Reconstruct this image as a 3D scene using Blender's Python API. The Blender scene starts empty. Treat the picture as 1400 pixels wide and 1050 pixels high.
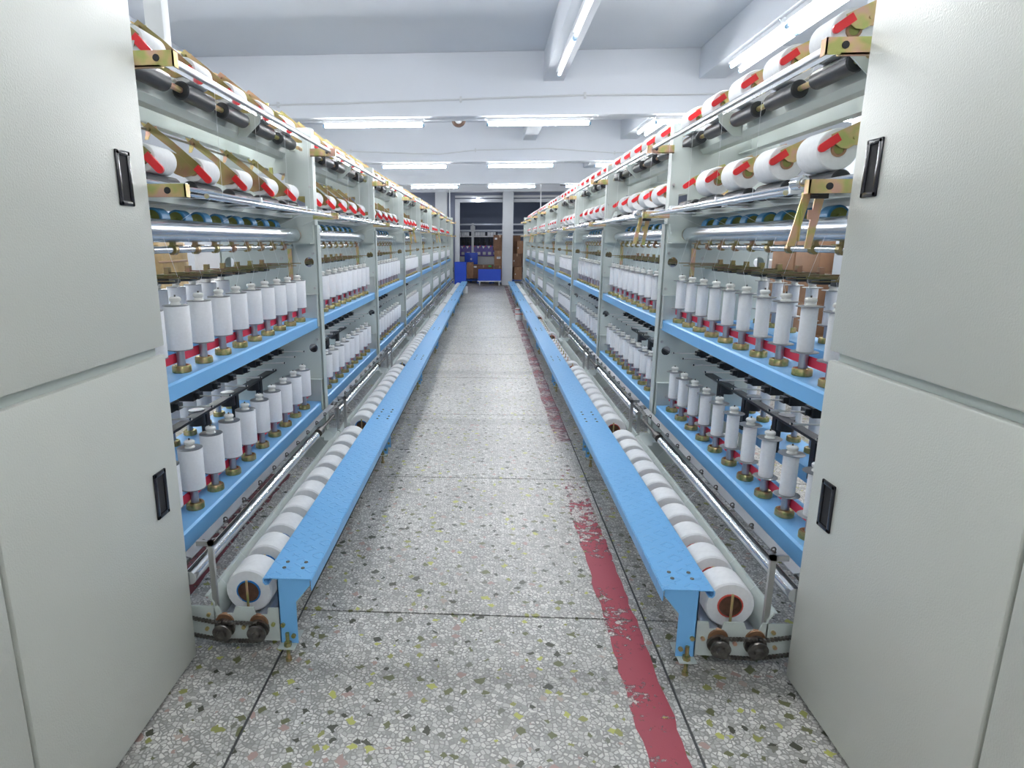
import bpy, bmesh, math, random
from math import pi, sin, cos, radians
from mathutils import Vector, Matrix
random.seed(7)
SC = bpy.context.scene
COL = SC.collection

# ------------------------------------------------------------------ camera
cam_d = bpy.data.cameras.new('camera')
cam_d.sensor_fit = 'HORIZONTAL'; cam_d.sensor_width = 36.0
cam_d.lens = 854.06 / 1400.0 * 36.0
cam_d.shift_x = (700.0 - 617.64) / 1400.0
cam_d.shift_y = 0.0
cam_d.clip_start = 0.02; cam_d.clip_end = 200
cam = bpy.data.objects.new('camera', cam_d); COL.objects.link(cam)
P_, Y_, R_ = radians(12.838), radians(-3.2734), radians(-0.0984)
fw = Vector((sin(Y_) * cos(P_), cos(Y_) * cos(P_), -sin(P_)))
r0 = Vector((cos(Y_), -sin(Y_), 0)); u0 = r0.cross(fw)
rr = r0 * cos(R_) + u0 * sin(R_); uu = -r0 * sin(R_) + u0 * cos(R_)
M = Matrix((rr, uu, -fw)).transposed().to_4x4(); M.translation = Vector((0, 0, 1.4))
cam.matrix_world = M
SC.camera = cam

# ------------------------------------------------------------------ world and exposure
w = bpy.data.worlds.new('world'); SC.world = w; w.use_nodes = True
w.node_tree.nodes['Background'].inputs[0].default_value = (0.85, 0.9, 1.0, 1)
w.node_tree.nodes['Background'].inputs[1].default_value = 0.3
SC.view_settings.view_transform = 'Standard'; SC.view_settings.look = 'None'
SC.view_settings.gamma = 1.0; SC.view_settings.exposure = 1.0
SC.view_settings.use_curve_mapping = False
TUBE_STRENGTH = 75.0
TUBE_COLOR = (0.97, 0.985, 1.0, 1)

# ------------------------------------------------------------------ materials
MAT = {}
def mat(name, color, rough=0.5, metal=0.0, spec=0.5, emit=None, strength=0, coat=0.0):
    m = bpy.data.materials.new(name); m.use_nodes = True
    b = m.node_tree.nodes['Principled BSDF']
    b.inputs['Base Color'].default_value = (*color, 1)
    b.inputs['Roughness'].default_value = rough
    b.inputs['Metallic'].default_value = metal
    b.inputs['Specular IOR Level'].default_value = spec
    b.inputs['Coat Weight'].default_value = coat
    if emit:
        b.inputs['Emission Color'].default_value = emit
        b.inputs['Emission Strength'].default_value = strength
    MAT[name] = m
    return m
def NT(m): return m.node_tree.nodes, m.node_tree.links, m.node_tree.nodes['Principled BSDF']
def noisy(m, scale, amount, coord='Object', bump=0.0, bscale=None, bdist=0.001, detail=3):
    """vary base colour a little and add a fine bump"""
    n, l, b = NT(m)
    tc = n.new('ShaderNodeTexCoord')
    src = tc.outputs[coord]
    if amount:
        t = n.new('ShaderNodeTexNoise'); t.inputs['Scale'].default_value = scale; t.inputs['Detail'].default_value = detail
        l.new(src, t.inputs['Vector'])
        rp = n.new('ShaderNodeMapRange'); rp.inputs[1].default_value = 0.3; rp.inputs[2].default_value = 0.7
        rp.inputs[3].default_value = 1 - amount; rp.inputs[4].default_value = 1 + amount
        l.new(t.outputs['Fac'], rp.inputs[0])
        mx = n.new('ShaderNodeVectorMath'); mx.operation = 'SCALE'
        mx.inputs[0].default_value = b.inputs['Base Color'].default_value[:3]
        l.new(rp.outputs[0], mx.inputs['Scale'])
        l.new(mx.outputs[0], b.inputs['Base Color'])
    if bump:
        t2 = n.new('ShaderNodeTexNoise'); t2.inputs['Scale'].default_value = bscale or scale; t2.inputs['Detail'].default_value = 2
        l.new(src, t2.inputs['Vector'])
        bp = n.new('ShaderNodeBump'); bp.inputs['Strength'].default_value = bump; bp.inputs['Distance'].default_value = bdist
        l.new(t2.outputs['Fac'], bp.inputs['Height']); l.new(bp.outputs[0], b.inputs['Normal'])
    return m

noisy(mat('cabinet_paint', (0.62, 0.635, 0.585), 0.40), 1.6, 0.02, bump=0.6, bscale=210, bdist=0.0016)
noisy(mat('frame_paint', (0.53, 0.585, 0.56), 0.4), 3.0, 0.03)
mat('blue_paint', (0.18, 0.475, 0.85), 0.38)
mat('deck_paint', (0.195, 0.49, 0.86), 0.36)
mat('dull_chrome', (0.52, 0.53, 0.55), 0.30, 1.0)
mat('chrome', (0.78, 0.80, 0.83), 0.16, 1.0)
mat('roller_steel', (0.62, 0.68, 0.74), 0.24, 1.0)
mat('steel', (0.50, 0.50, 0.50), 0.32, 1.0)
mat('copper_bush', (0.34, 0.19, 0.11), 0.4, 0.7)
mat('guide_steel', (0.72, 0.70, 0.66), 0.38, 0.55)
mat('dull_steel', (0.42, 0.43, 0.44), 0.42, 0.9)
mat('shaft_steel', (0.42, 0.45, 0.52), 0.35, 0.8)
noisy(mat('greasy_steel', (0.16, 0.15, 0.14), 0.4, 0.9), 40, 0.35)
mat('rubber', (0.018, 0.021, 0.026), 0.42)
mat('black_plastic', (0.012, 0.012, 0.018), 0.22)
mat('dark_hole', (0.02, 0.02, 0.022), 0.8)
noisy(mat('yarn_white', (0.86, 0.87, 0.90), 0.75, spec=0.2), 120, 0.025, bump=0.15, bscale=400, bdist=0.0004)
noisy(mat('yarn_wound', (0.84, 0.85, 0.86), 0.8, spec=0.15), 60, 0.03, bump=0.2, bscale=300, bdist=0.0005)
mat('flange_grey', (0.27, 0.28, 0.29), 0.32, 0.6)
mat('ceramic', (0.80, 0.80, 0.77), 0.25)
mat('belt_red', (0.80, 0.045, 0.095), 0.5)
mat('red_vinyl', (0.80, 0.022, 0.03), 0.38)
noisy(mat('cardboard_tube', (0.16, 0.085, 0.055), 0.7), 60, 0.15)
mat('blue_rim', (0.02, 0.20, 0.55), 0.5)
mat('red_rim', (0.62, 0.09, 0.07), 0.5)
mat('blue_tyre', (0.05, 0.20, 0.38), 0.4)
mat('olive_metal', (0.22, 0.23, 0.07), 0.3, 0.7)
noisy(mat('cardboard', (0.34, 0.19, 0.11), 0.8), 12, 0.1)
noisy(mat('cardboard_dark', (0.22, 0.12, 0.075), 0.8), 12, 0.12)
noisy(mat('kraft', (0.50, 0.34, 0.15), 0.55), 8, 0.16, bump=0.5, bscale=14, bdist=0.02)
mat('tape', (0.42, 0.27, 0.17), 0.25)
mat('white_card', (0.78, 0.80, 0.84), 0.7)
mat('royal_blue', (0.012, 0.075, 0.62), 0.45)
mat('purple_panel', (0.10, 0.07, 0.38), 0.4)
mat('far_dark', (0.05, 0.06, 0.09), 0.6)
mat('pallet_blue', (0.02, 0.09, 0.42), 0.5)
mat('white_plastic', (0.80, 0.82, 0.84), 0.35)
mat('red_dot', (0.75, 0.03, 0.04), 0.4)
mat('green_tag', (0.06, 0.55, 0.10), 0.5)
mat('cap_blue', (0.30, 0.48, 0.66), 0.4)
mat('cable_blue', (0.02, 0.25, 0.75), 0.4)
noisy(mat('wall_paint', (0.74, 0.77, 0.81), 0.85), 1.2, 0.02)
noisy(mat('beam_paint', (0.72, 0.75, 0.80), 0.85), 1.0, 0.025)
noisy(mat('ceiling_paint', (0.66, 0.695, 0.75), 0.9), 0.8, 0.03)
noisy(mat('column_paint', (0.66, 0.69, 0.73), 0.8), 2.5, 0.03)
mat('dim_far_wall', (0.26, 0.29, 0.38), 0.85)  # far room's dimness and blue cast put into the wall colour
mat('conduit', (0.62, 0.64, 0.66), 0.45)
mat('horn_brown', (0.20, 0.13, 0.10), 0.35, 0.5)
mat('tube_glow', (1, 1, 1), 0.4, emit=TUBE_COLOR, strength=TUBE_STRENGTH)
mat('faint_tube_glow', (1, 1, 1), 0.4, emit=TUBE_COLOR, strength=0.7)
mat('far_tube_glow', (1, 1, 1), 0.4, emit=(0.75, 0.85, 1.0, 1), strength=38.0)
mat('joist_tube_glow', (1, 1, 1), 0.4, emit=TUBE_COLOR, strength=12.0)
mat('bulb_glow', (1, 1, 1), 0.4, emit=(0.9, 0.93, 1.0, 1), strength=14.0)
mat('grout', (0.075, 0.078, 0.08), 0.8)

# passivated brass: gold with pink and green interference patches
def brass(name, c1, c2, c3, rough, metal, scale):
    m = mat(name, c1, rough, metal); n, l, b = NT(m)
    tc = n.new('ShaderNodeNewGeometry')
    t = n.new('ShaderNodeTexNoise'); t.inputs['Scale'].default_value = scale; t.inputs['Detail'].default_value = 1.5
    l.new(tc.outputs['Position'], t.inputs['Vector'])
    r = n.new('ShaderNodeValToRGB'); e = r.color_ramp.elements
    e[0].position = 0.36; e[0].color = (*c2, 1); e[1].position = 0.66; e[1].color = (*c3, 1)
    k = e.new(0.5); k.color = (*c1, 1)
    l.new(t.outputs['Fac'], r.inputs[0]); l.new(r.outputs[0], b.inputs['Base Color'])
    return m
brass('gold_zinc', (0.62, 0.47, 0.23), (0.46, 0.47, 0.17), (0.66, 0.40, 0.31), 0.34, 0.75, 22)
brass('brown_zinc', (0.33, 0.25, 0.12), (0.28, 0.25, 0.10), (0.35, 0.20, 0.13), 0.32, 0.75, 16)
brass('spindle_brass', (0.40, 0.35, 0.16), (0.26, 0.29, 0.12), (0.48, 0.35, 0.20), 0.28, 0.85, 60)

# tread plate: raised diagonal bars on the blue paint
def tread():
    m = mat('tread_blue', (0.18, 0.475, 0.85), 0.36); n, l, b = NT(m)
    g = n.new('ShaderNodeNewGeometry')
    def layer(ang, off):
        mp = n.new('ShaderNodeMapping'); mp.inputs['Rotation'].default_value = (0, 0, radians(ang))
        l.new(g.outputs['Position'], mp.inputs['Vector'])
        m0 = mp; mp = n.new('ShaderNodeMapping'); mp.inputs['Location'].default_value = off; mp.inputs['Scale'].default_value = (16, 27, 0)
        l.new(m0.outputs[0], mp.inputs['Vector'])
        v = n.new('ShaderNodeTexVoronoi'); v.voronoi_dimensions = '2D'; v.inputs['Randomness'].default_value = 0.0
        v.inputs['Scale'].default_value = 1.0
        l.new(mp.outputs[0], v.inputs['Vector'])
        sq = n.new('ShaderNodeVectorMath'); sq.operation = 'SUBTRACT'; l.new(mp.outputs[0], sq.inputs[0]); l.new(v.outputs['Position'], sq.inputs[1])
        s3 = n.new('ShaderNodeVectorMath'); s3.operation = 'MULTIPLY'; s3.inputs[1].default_value = (1.0, 2.6, 0); l.new(sq.outputs[0], s3.inputs[0])
        ln_ = n.new('ShaderNodeVectorMath'); ln_.operation = 'LENGTH'; l.new(s3.outputs[0], ln_.inputs[0])
        r = n.new('ShaderNodeMapRange'); r.inputs[1].default_value = 0.30; r.inputs[2].default_value = 0.20
        r.inputs[3].default_value = 0; r.inputs[4].default_value = 1
        l.new(ln_.outputs['Value'], r.inputs[0]); return r.outputs[0]
    a = layer(40, (0, 0, 0)); c = layer(-40, (0.5, 0.5, 0))
    mx = n.new('ShaderNodeMath'); mx.operation = 'MAXIMUM'; l.new(a, mx.inputs[0]); l.new(c, mx.inputs[1])
    bp = n.new('ShaderNodeBump'); bp.inputs['Strength'].default_value = 0.7; bp.inputs['Distance'].default_value = 0.004
    l.new(mx.outputs[0], bp.inputs['Height']); l.new(bp.outputs[0], b.inputs['Normal'])
tread()

# terrazzo: pale chips in grey cement with sparse olive, yellow, dark and pink stones
def terrazzo():
    m = mat('terrazzo', (0.5, 0.5, 0.48), 0.33); n, l, b = NT(m)
    g = n.new('ShaderNodeNewGeometry'); pos = g.outputs['Position']
    def math_(op, a, c=None, clamp=False):
        x = n.new('ShaderNodeMath'); x.operation = op; x.use_clamp = clamp
        for i, q in enumerate((a, c)):
            if q is None: continue
            if isinstance(q, (int, float)): x.inputs[i].default_value = q
            else: l.new(q, x.inputs[i])
        return x.outputs[0]
    def mixc(f, a, c):
        x = n.new('ShaderNodeMix'); x.data_type = 'RGBA'
        for s, q in ((x.inputs[0], f), (x.inputs[6], a), (x.inputs[7], c)):
            if hasattr(q, 'node'): l.new(q, s)
            elif isinstance(q, float): s.default_value = q
            else: s.default_value = (*q, 1)
        return x.outputs[2]
    def noise(scale, detail=2, vec=pos):
        t = n.new('ShaderNodeTexNoise'); t.inputs['Scale'].default_value = scale; t.inputs['Detail'].default_value = detail
        l.new(vec, t.inputs['Vector']); return t
    nz = noise(55, 2)
    wv = n.new('ShaderNodeVectorMath'); wv.operation = 'MULTIPLY_ADD'
    l.new(nz.outputs['Color'], wv.inputs[0]); wv.inputs[1].default_value = (0.014, 0.014, 0); l.new(pos, wv.inputs[2])
    vec = wv.outputs[0]
    def vor(scale, feature):
        v = n.new('ShaderNodeTexVoronoi'); v.voronoi_dimensions = '2D'; v.feature = feature
        v.inputs['Scale'].default_value = scale; l.new(vec, v.inputs['Vector']); return v
    ve = vor(70, 'DISTANCE_TO_EDGE'); vc = vor(70, 'F1')
    sx = n.new('ShaderNodeSeparateColor'); l.new(vc.outputs['Color'], sx.inputs[0])
    thr = math_('MULTIPLY', sx.outputs[1], 0.20)
    chip = math_('GREATER_THAN', ve.outputs['Distance'], math_('ADD', thr, 0.035))
    r = n.new('ShaderNodeValToRGB'); e = r.color_ramp.elements
    e[0].position = 0.0; e[0].color = (0.36, 0.348, 0.325, 1); e[1].position = 1.0; e[1].color = (0.81, 0.795, 0.755, 1)
    k = e.new(0.3); k.color = (0.56, 0.55, 0.525, 1)
    l.new(sx.outputs[0], r.inputs[0])
    cem = noise(9, 4)
    cement = mixc(cem.outputs['Fac'], (0.25, 0.245, 0.23), (0.39, 0.38, 0.355))
    col = mixc(chip, cement, r.outputs[0])
    nz3 = noise(22, 2)
    wv2 = n.new('ShaderNodeVectorMath'); wv2.operation = 'MULTIPLY_ADD'
    l.new(nz3.outputs['Color'], wv2.inputs[0]); wv2.inputs[1].default_value = (0.042, 0.042, 0); l.new(vec, wv2.inputs[2])
    v2 = n.new('ShaderNodeTexVoronoi'); v2.voronoi_dimensions = '2D'; v2.distance = 'MANHATTAN'; v2.inputs['Scale'].default_value = 19; l.new(wv2.outputs[0], v2.inputs['Vector']); s2 = n.new('ShaderNodeSeparateColor'); l.new(v2.outputs['Color'], s2.inputs[0])
    size = math_('ADD', math_('MULTIPLY', s2.outputs[2], 0.24), 0.11)
    near = math_('LESS_THAN', v2.outputs['Distance'], size)
    pick = math_('LESS_THAN', s2.outputs[0], 0.70)
    stone = math_('MULTIPLY', near, pick)
    r2 = n.new('ShaderNodeValToRGB'); r2.color_ramp.interpolation = 'CONSTANT'; e = r2.color_ramp.elements
    e[0].position = 0.0; e[0].color = (0.055, 0.058, 0.035, 1); e[1].position = 0.2; e[1].color = (0.15, 0.155, 0.065, 1)
    for p_, c_ in ((0.42, (0.30, 0.31, 0.085)), (0.56, (0.52, 0.53, 0.13)), (0.68, (0.45, 0.31, 0.27)), (0.83, (0.20, 0.20, 0.16)), (0.93, (0.5, 0.4, 0.35))):
        k = e.new(p_); k.color = (*c_, 1)
    l.new(s2.outputs[1], r2.inputs[0])
    col = mixc(stone, col, r2.outputs[0])
    # dirt and wear
    st = noise(1.3, 4); mr = n.new('ShaderNodeMapRange'); mr.inputs[1].default_value = 0.3; mr.inputs[2].default_value = 0.62
    mr.inputs[3].default_value = 0.80; mr.inputs[4].default_value = 1.0; l.new(st.outputs['Fac'], mr.inputs[0])
    # cross-wise scuff bands left by trolley tyres
    sp = n.new('ShaderNodeSeparateXYZ'); l.new(pos, sp.inputs[0])
    wob = math_('ADD', sp.outputs[1], math_('MULTIPLY', st.outputs['Fac'], 0.10))
    dark = mr.outputs[0]
    for y_, hw in ((1.80, 0.03), (4.80, 0.06), (6.7, 0.07)):
        d = math_('ABSOLUTE', math_('SUBTRACT', wob, y_ + 0.05))
        f = n.new('ShaderNodeMapRange'); f.inputs[1].default_value = hw; f.inputs[2].default_value = hw + 0.05
        f.inputs[3].default_value = 0.80; f.inputs[4].default_value = 1.0; l.new(d, f.inputs[0])
        dark = math_('MULTIPLY', dark, f.outputs[0])
    sc = n.new('ShaderNodeVectorMath'); sc.operation = 'SCALE'; l.new(col, sc.inputs[0]); l.new(dark, sc.inputs['Scale'])
    l.new(sc.outputs[0], b.inputs['Base Color'])
    rg = noise(6, 3); mr2 = n.new('ShaderNodeMapRange'); mr2.inputs[3].default_value = 0.24; mr2.inputs[4].default_value = 0.5
    l.new(rg.outputs['Fac'], mr2.inputs[0]); l.new(mr2.outputs[0], b.inputs['Roughness'])
terrazzo()

# worn red floor paint: chipped away by noise
def worn_red(name, col, t0, t1, fade_from=None, fade_to=None):
    m = mat(name, col, 0.5); n, l, b = NT(m)
    g = n.new('ShaderNodeNewGeometry')
    t = n.new('ShaderNodeTexNoise'); t.inputs['Scale'].default_value = 26; t.inputs['Detail'].default_value = 6; t.inputs['Roughness'].default_value = 0.7
    l.new(g.outputs['Position'], t.inputs['Vector'])
    t2 = n.new('ShaderNodeTexNoise'); t2.inputs['Scale'].default_value = 3.5; t2.inputs['Detail'].default_value = 2
    l.new(g.outputs['Position'], t2.inputs['Vector'])
    ad = n.new('ShaderNodeMath'); ad.operation = 'MULTIPLY_ADD'; l.new(t2.outputs['Fac'], ad.inputs[0]); ad.inputs[1].default_value = 0.6; l.new(t.outputs['Fac'], ad.inputs[2])
    src = ad.outputs[0]
    if fade_from is not None:
        sp = n.new('ShaderNodeSeparateXYZ'); l.new(g.outputs['Position'], sp.inputs[0])
        f = n.new('ShaderNodeMapRange'); f.inputs[1].default_value = fade_from; f.inputs[2].default_value = fade_to
        f.inputs[3].default_value = 0.0; f.inputs[4].default_value = -0.45; l.new(sp.outputs[1], f.inputs[0])
        a2 = n.new('ShaderNodeMath'); a2.operation = 'ADD'; l.new(src, a2.inputs[0]); l.new(f.outputs[0], a2.inputs[1]); src = a2.outputs[0]
    mr = n.new('ShaderNodeMapRange'); mr.inputs[1].default_value = t0; mr.inputs[2].default_value = t1; mr.inputs[4].default_value = 0.84
    l.new(src, mr.inputs[0]); l.new(mr.outputs[0], b.inputs['Alpha'])
worn_red('floor_red', (0.42, 0.07, 0.10), 0.64, 0.72, 2.6, 4.3)
worn_red('floor_red_faint', (0.42, 0.16, 0.19), 0.72, 0.95)
worn_red('floor_red_dark', (0.20, 0.03, 0.045), 0.66, 0.78)

# ------------------------------------------------------------------ mesh building
class MB:
    """collects shapes into one mesh; sx=-1 mirrors x"""
    def __init__(s, sx=1): s.v = []; s.f = []; s.mi = []; s.sx = sx; s.cur = 0; s.mats = []
    def use(s, name):
        if name not in s.mats: s.mats.append(name)
        s.cur = s.mats.index(name); return s
    def add(s, vs, fs):
        o = len(s.v); s.v += [(x * s.sx, y, z) for x, y, z in vs]
        for f in fs:
            f = [i + o for i in f]
            s.f.append(f if s.sx > 0 else f[::-1]); s.mi.append(s.cur)
        return s
    def box(s, x0, x1, y0, y1, z0, z1, bev=0.0):
        if x0 > x1: x0, x1 = x1, x0
        if y0 > y1: y0, y1 = y1, y0
        if z0 > z1: z0, z1 = z1, z0
        if bev:
            # chamfered box
            b = min(bev, (x1 - x0) / 2.01, (y1 - y0) / 2.01, (z1 - z0) / 2.01)
            bm = bmesh.new(); bmesh.ops.create_cube(bm, size=1)
            for v in bm.verts: v.co = Vector(((x0 + x1) / 2 + v.co.x * (x1 - x0), (y0 + y1) / 2 + v.co.y * (y1 - y0), (z0 + z1) / 2 + v.co.z * (z1 - z0)))
            bmesh.ops.bevel(bm, geom=bm.edges[:], offset=b, segments=2, affect='EDGES', profile=0.5)
            bm.verts.index_update()
            vs = [tuple(v.co) for v in bm.verts]; fs = [[v.index for v in f.verts] for f in bm.faces]; bm.free()
            return s.add(vs, fs)
        vs = [(x, y, z) for x in (x0, x1) for y in (y0, y1) for z in (z0, z1)]
        return s.add(vs, [[0, 1, 3, 2], [4, 6, 7, 5], [0, 4, 5, 1], [2, 3, 7, 6], [0, 2, 6, 4], [1, 5, 7, 3]])
    def cyl(s, p0, p1, r0, r1=None, n=16, caps=True):
        return s.lathe(p0, p1, [(0, r0), (1, r0 if r1 is None else r1)], n, caps)
    def lathe(s, p0, p1, prof, n=16, caps=True):
        """prof: (t along p0->p1 [0..1 fractions], radius)"""
        p0 = Vector(p0); p1 = Vector(p1); ax = p1 - p0; a = ax.normalized()
        e = Vector((0, 0, 1)) if abs(a.z) < 0.9 else Vector((1, 0, 0))
        u = a.cross(e).normalized(); v = a.cross(u)
        vs = []; fs = []
        for t, r in prof:
            c = p0 + ax * t
            for k in range(n):
                q = 2 * pi * k / n
                vs.append(tuple(c + (u * cos(q) + v * sin(q)) * r))
        for i in range(len(prof) - 1):
            for k in range(n):
                k2 = (k + 1) % n
                fs.append([i * n + k, (i + 1) * n + k, (i + 1) * n + k2, i * n + k2])
        if caps:
            fs.append([k for k in range(n)]); L = (len(prof) - 1) * n
            fs.append([L + k for k in range(n - 1, -1, -1)])
        return s.add(vs, fs)
    def tube(s, pts, r, n=8):
        for a, b in zip(pts, pts[1:]): s.cyl(a, b, r, n=n)
        return s
    def ring(s, c, R, r, axis='y', n=24, m=8):
        vs = []; fs = []
        for i in range(n):
            a = 2 * pi * i / n
            for j in range(m):
                b = 2 * pi * j / m
                d = R + r * cos(b); h = r * sin(b)
                p = {'y': (d * cos(a), h, d * sin(a)), 'z': (d * cos(a), d * sin(a), h), 'x': (h, d * cos(a), d * sin(a))}[axis]
                vs.append((c[0] + p[0], c[1] + p[1], c[2] + p[2]))
        for i in range(n):
            for j in range(m):
                fs.append([i * m + j, ((i + 1) % n) * m + j, ((i + 1) % n) * m + (j + 1) % m, i * m + (j + 1) % m])
        return s.add(vs, fs)
    def prism(s, poly, axis, d0, d1):
        """poly: 2-D outline; axis 'y': (x,z) outline, 'x': (y,z), 'z': (x,y)"""
        n = len(poly)
        def p3(q, d): return {'y': (q[0], d, q[1]), 'x': (d, q[0], q[1]), 'z': (q[0], q[1], d)}[axis]
        vs = [p3(q, d0) for q in poly] + [p3(q, d1) for q in poly]
        fs = [list(range(n))[::-1], list(range(n, 2 * n))] + [[i, (i + 1) % n, n + (i + 1) % n, n + i] for i in range(n)]
        return s.add(vs, fs)
    def mesh(s, name, fallback=None, sharp=35, off=(0, 0, 0)):
        me = bpy.data.meshes.new(name)
        vs = s.v if off == (0, 0, 0) else [(a - off[0], b - off[1], c - off[2]) for a, b, c in s.v]
        me.from_pydata(vs, [], s.f)
        for q in (s.mats or [fallback]): me.materials.append(MAT[q])
        if s.mats: me.polygons.foreach_set('material_index', s.mi)
        bm = bmesh.new(); bm.from_mesh(me); bmesh.ops.recalc_face_normals(bm, faces=bm.faces[:]); bm.to_mesh(me); bm.free()
        me.polygons.foreach_set('use_smooth', [True] * len(me.polygons))
        me.set_sharp_from_angle(angle=radians(sharp)); me.update()
        return me

def put(name, me, parent=None, loc=(0, 0, 0), rot=None):
    o = bpy.data.objects.new(name, me); COL.objects.link(o)
    if parent is not None:
        o.parent = parent
    o.location = loc
    if rot: o.rotation_euler = rot
    return o
def root(name, label, cat, loc, group=None):
    o = bpy.data.objects.new(name, None); COL.objects.link(o); o.location = loc; o.empty_display_size = 0.05
    return tag(o, label, cat, group)
def tag(o, label, cat, group=None):
    o['label'] = label; o['category'] = cat
    if group: o['group'] = group
    return o
def struct(o): o['kind'] = 'structure'; return o
def child(name, mb, m, r, sub=None):
    """mb is given in world coordinates; becomes a part of root r (or sub-part of part sub)"""
    if sub is not None:
        off = tuple(Vector(r.location) + Vector(sub.location)); return put(name, mb.mesh(name, m, off=off), sub)
    return put(name, mb.mesh(name, m, off=tuple(r.location)), r)
def sub_loc(r, world): return tuple(Vector(world) - Vector(r.location))
def copy_tree(src, loc, parent=None):
    o = src.copy(); COL.objects.link(o); o.location = loc
    if parent is not None: o.parent = parent
    for ch in src.children: copy_child(ch, o)
    return o
def copy_child(ch, par):
    c = ch.copy(); COL.objects.link(c); c.parent = par
    for g in ch.children: copy_child(g, c)

ORD = 'first second third fourth fifth sixth seventh eighth ninth tenth eleventh twelfth'.split()

# ------------------------------------------------------------------ setting
# floor of terrazzo slabs with recessed dark joints
fl = struct(put('floor', MB().box(-8, 8, -5, 36, -0.30, -0.006).mesh('floor', 'grout')))
TX, TY, J = 1.314, 1.43, 0.0045
slab = MB().box(J, TX - J, J, TY - J, -0.005, 0.0, 0.0).mesh('floor_slab', 'terrazzo')
xs0, ys0 = -0.7066 - TX * 5, 2.146 - TY * 5
for i in range(11):
    for j in range(27):
        put('tile', slab, fl, (xs0 + i * TX, ys0 + j * TY, 0))
def marking(name, label, poly, m, z=0.0006):
    mb = MB().prism(poly, 'z', 0.0001, z)
    o = put(name, mb.mesh(name, m)); tag(o, label, 'floor marking'); return o
def ragged(x0, x1, y0, y1, step, jit, slope=0.0):
    a = []; b = []; y = y0
    while y < y1 + 1e-6:
        d = slope * (y - y0)
        a.append((x0 + d + random.uniform(-jit, jit), y)); b.append((x1 + d + random.uniform(-jit, jit), y)); y += step
    return a + b[::-1]
marking('painted_line', 'worn crimson painted line on the terrazzo beside the red-rimmed creel', ragged(0.455, 0.575, 1.0, 4.3, 0.05, 0.007, 0.0), 'floor_red')
marking('painted_line', 'faded pink continuation of the painted aisle line farther down the floor', ragged(0.50, 0.61, 4.32, 20.4, 0.2, 0.008, 0.002), 'floor_red_faint')
marking('painted_line', 'dark crimson painted line under the chrome feed roll of the full-bobbin machine', ragged(-1.40, -1.20, 1.9, 3.6, 0.08, 0.008), 'floor_red_dark')

CEIL = 3.42
struct(put('ceiling', MB().box(-8, 8, -5, 36, CEIL, CEIL + 0.15).mesh('ceiling', 'ceiling_paint')))
struct(put('wall_left', MB().box(-7.2, -7.0, -5, 36, 0, CEIL).mesh('wall_left', 'wall_paint')))
struct(put('wall_right', MB().box(7.0, 7.2, -5, 36, 0, CEIL).mesh('wall_right', 'wall_paint')))
struct(put('wall_back', MB().box(-7, 7, -4.2, -4.0, 0, CEIL).mesh('wall_back', 'wall_paint')))
struct(put('wall_front', MB().box(-7, 7, 33.0, 33.2, 0, CEIL).mesh('wall_front', 'dim_far_wall')))
BEAMS = [-0.7, 3.45, 7.6, 11.7, 16.0]
for y in BEAMS:
    struct(put('ceiling_beam', MB().box(-7, 7, y - 0.15, y + 0.15, 2.765, CEIL, 0.008).mesh('ceiling_beam', 'beam_paint')))
struct(put('ceiling_beam', MB().box(-7, 7, 20.85, 21.15, 2.95, CEIL, 0.008).mesh('ceiling_beam', 'beam_paint')))
ys = [-4.0] + BEAMS + [21.0]
for xb in (0.695, 2.39, -3.4):
    for a, b in zip(ys, ys[1:]):
        a2 = a + (0.15 if a > -4 else 0); b2 = b - 0.15
        struct(put('ceiling_joist', MB().box(xb - (0.14 if xb > 1 else 0.11), xb + (0.14 if xb > 1 else 0.11), a2, b2, 3.11, CEIL, 0.006).mesh('ceiling_joist', 'beam_paint')))
# columns and the framed opening at the end of the aisle
for x0, x1 in ((0.46, 0.80), (-1.72, -1.345), (3.9, 4.25)):
    struct(put('column', MB().box(x0, x1, 20.85, 21.19, 0, 2.95, 0.012).mesh('column', 'column_paint')))
op = struct(put('wall_partition', MB().box(-7, -1.10, 21.4, 21.5, 0, 2.95).box(-1.10, 7, 21.4, 21.5, 2.78, CEIL).box(-7, -1.10, 21.4, 21.5, 2.95, CEIL).box(4.4, 7, 21.4, 21.5, 0, 2.78).mesh('wall_partition', 'dim_far_wall')))
fr = MB().box(-1.10, -0.95, 21.33, 21.55, 0, 2.76).box(-0.95, 4.4, 21.33, 21.55, 2.66, 2.76)
struct(put('door_frame', fr.mesh('door_frame', 'column_paint')))
struct(put('trim_1', MB().box(-1.10, 4.4, 21.30, 21.36, 2.80, 2.87).mesh('trim_1', 'conduit')))
# far room rails seen in the opening
for z in (1.72, 1.90, 2.18):
    struct(put('trim_2', MB().box(-3, 6, 30.0, 30.1, z - 0.035, z + 0.035).mesh('trim_2', 'conduit')))

# ------------------------------------------------------------------ lamps
def batten(x, y, z, along='x', L=1.16):
    b = MB(); t = MB(); c = MB()
    h = L / 2
    if along == 'x':
        b.box(-h, h, -0.032, 0.032, 0.012, 0.055, 0.006); t.cyl((-h + 0.02, 0, -0.010), (h - 0.02, 0, -0.010), 0.017, n=14)
        c.cyl((-0.013, 0, 0), (0.013, 0, 0), 0.019, n=12)
    else:
        b.box(-0.032, 0.032, -h, h, 0.012, 0.055, 0.006); t.cyl((0, -h + 0.02, -0.010), (0, h - 0.02, -0.010), 0.017, n=14)
        c.cyl((0, -0.013, 0), (0, 0.013, 0), 0.019, n=12)
    return b, t, c
LM = {a: [m.mesh(n_, k) for m, n_, k in zip(batten(0, 0, 0, a), ('lamp_body', 'lamp_tube', 'end_cap'), ('white_plastic', 'tube_glow', 'cap_blue'))] for a in 'xy'}
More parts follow.
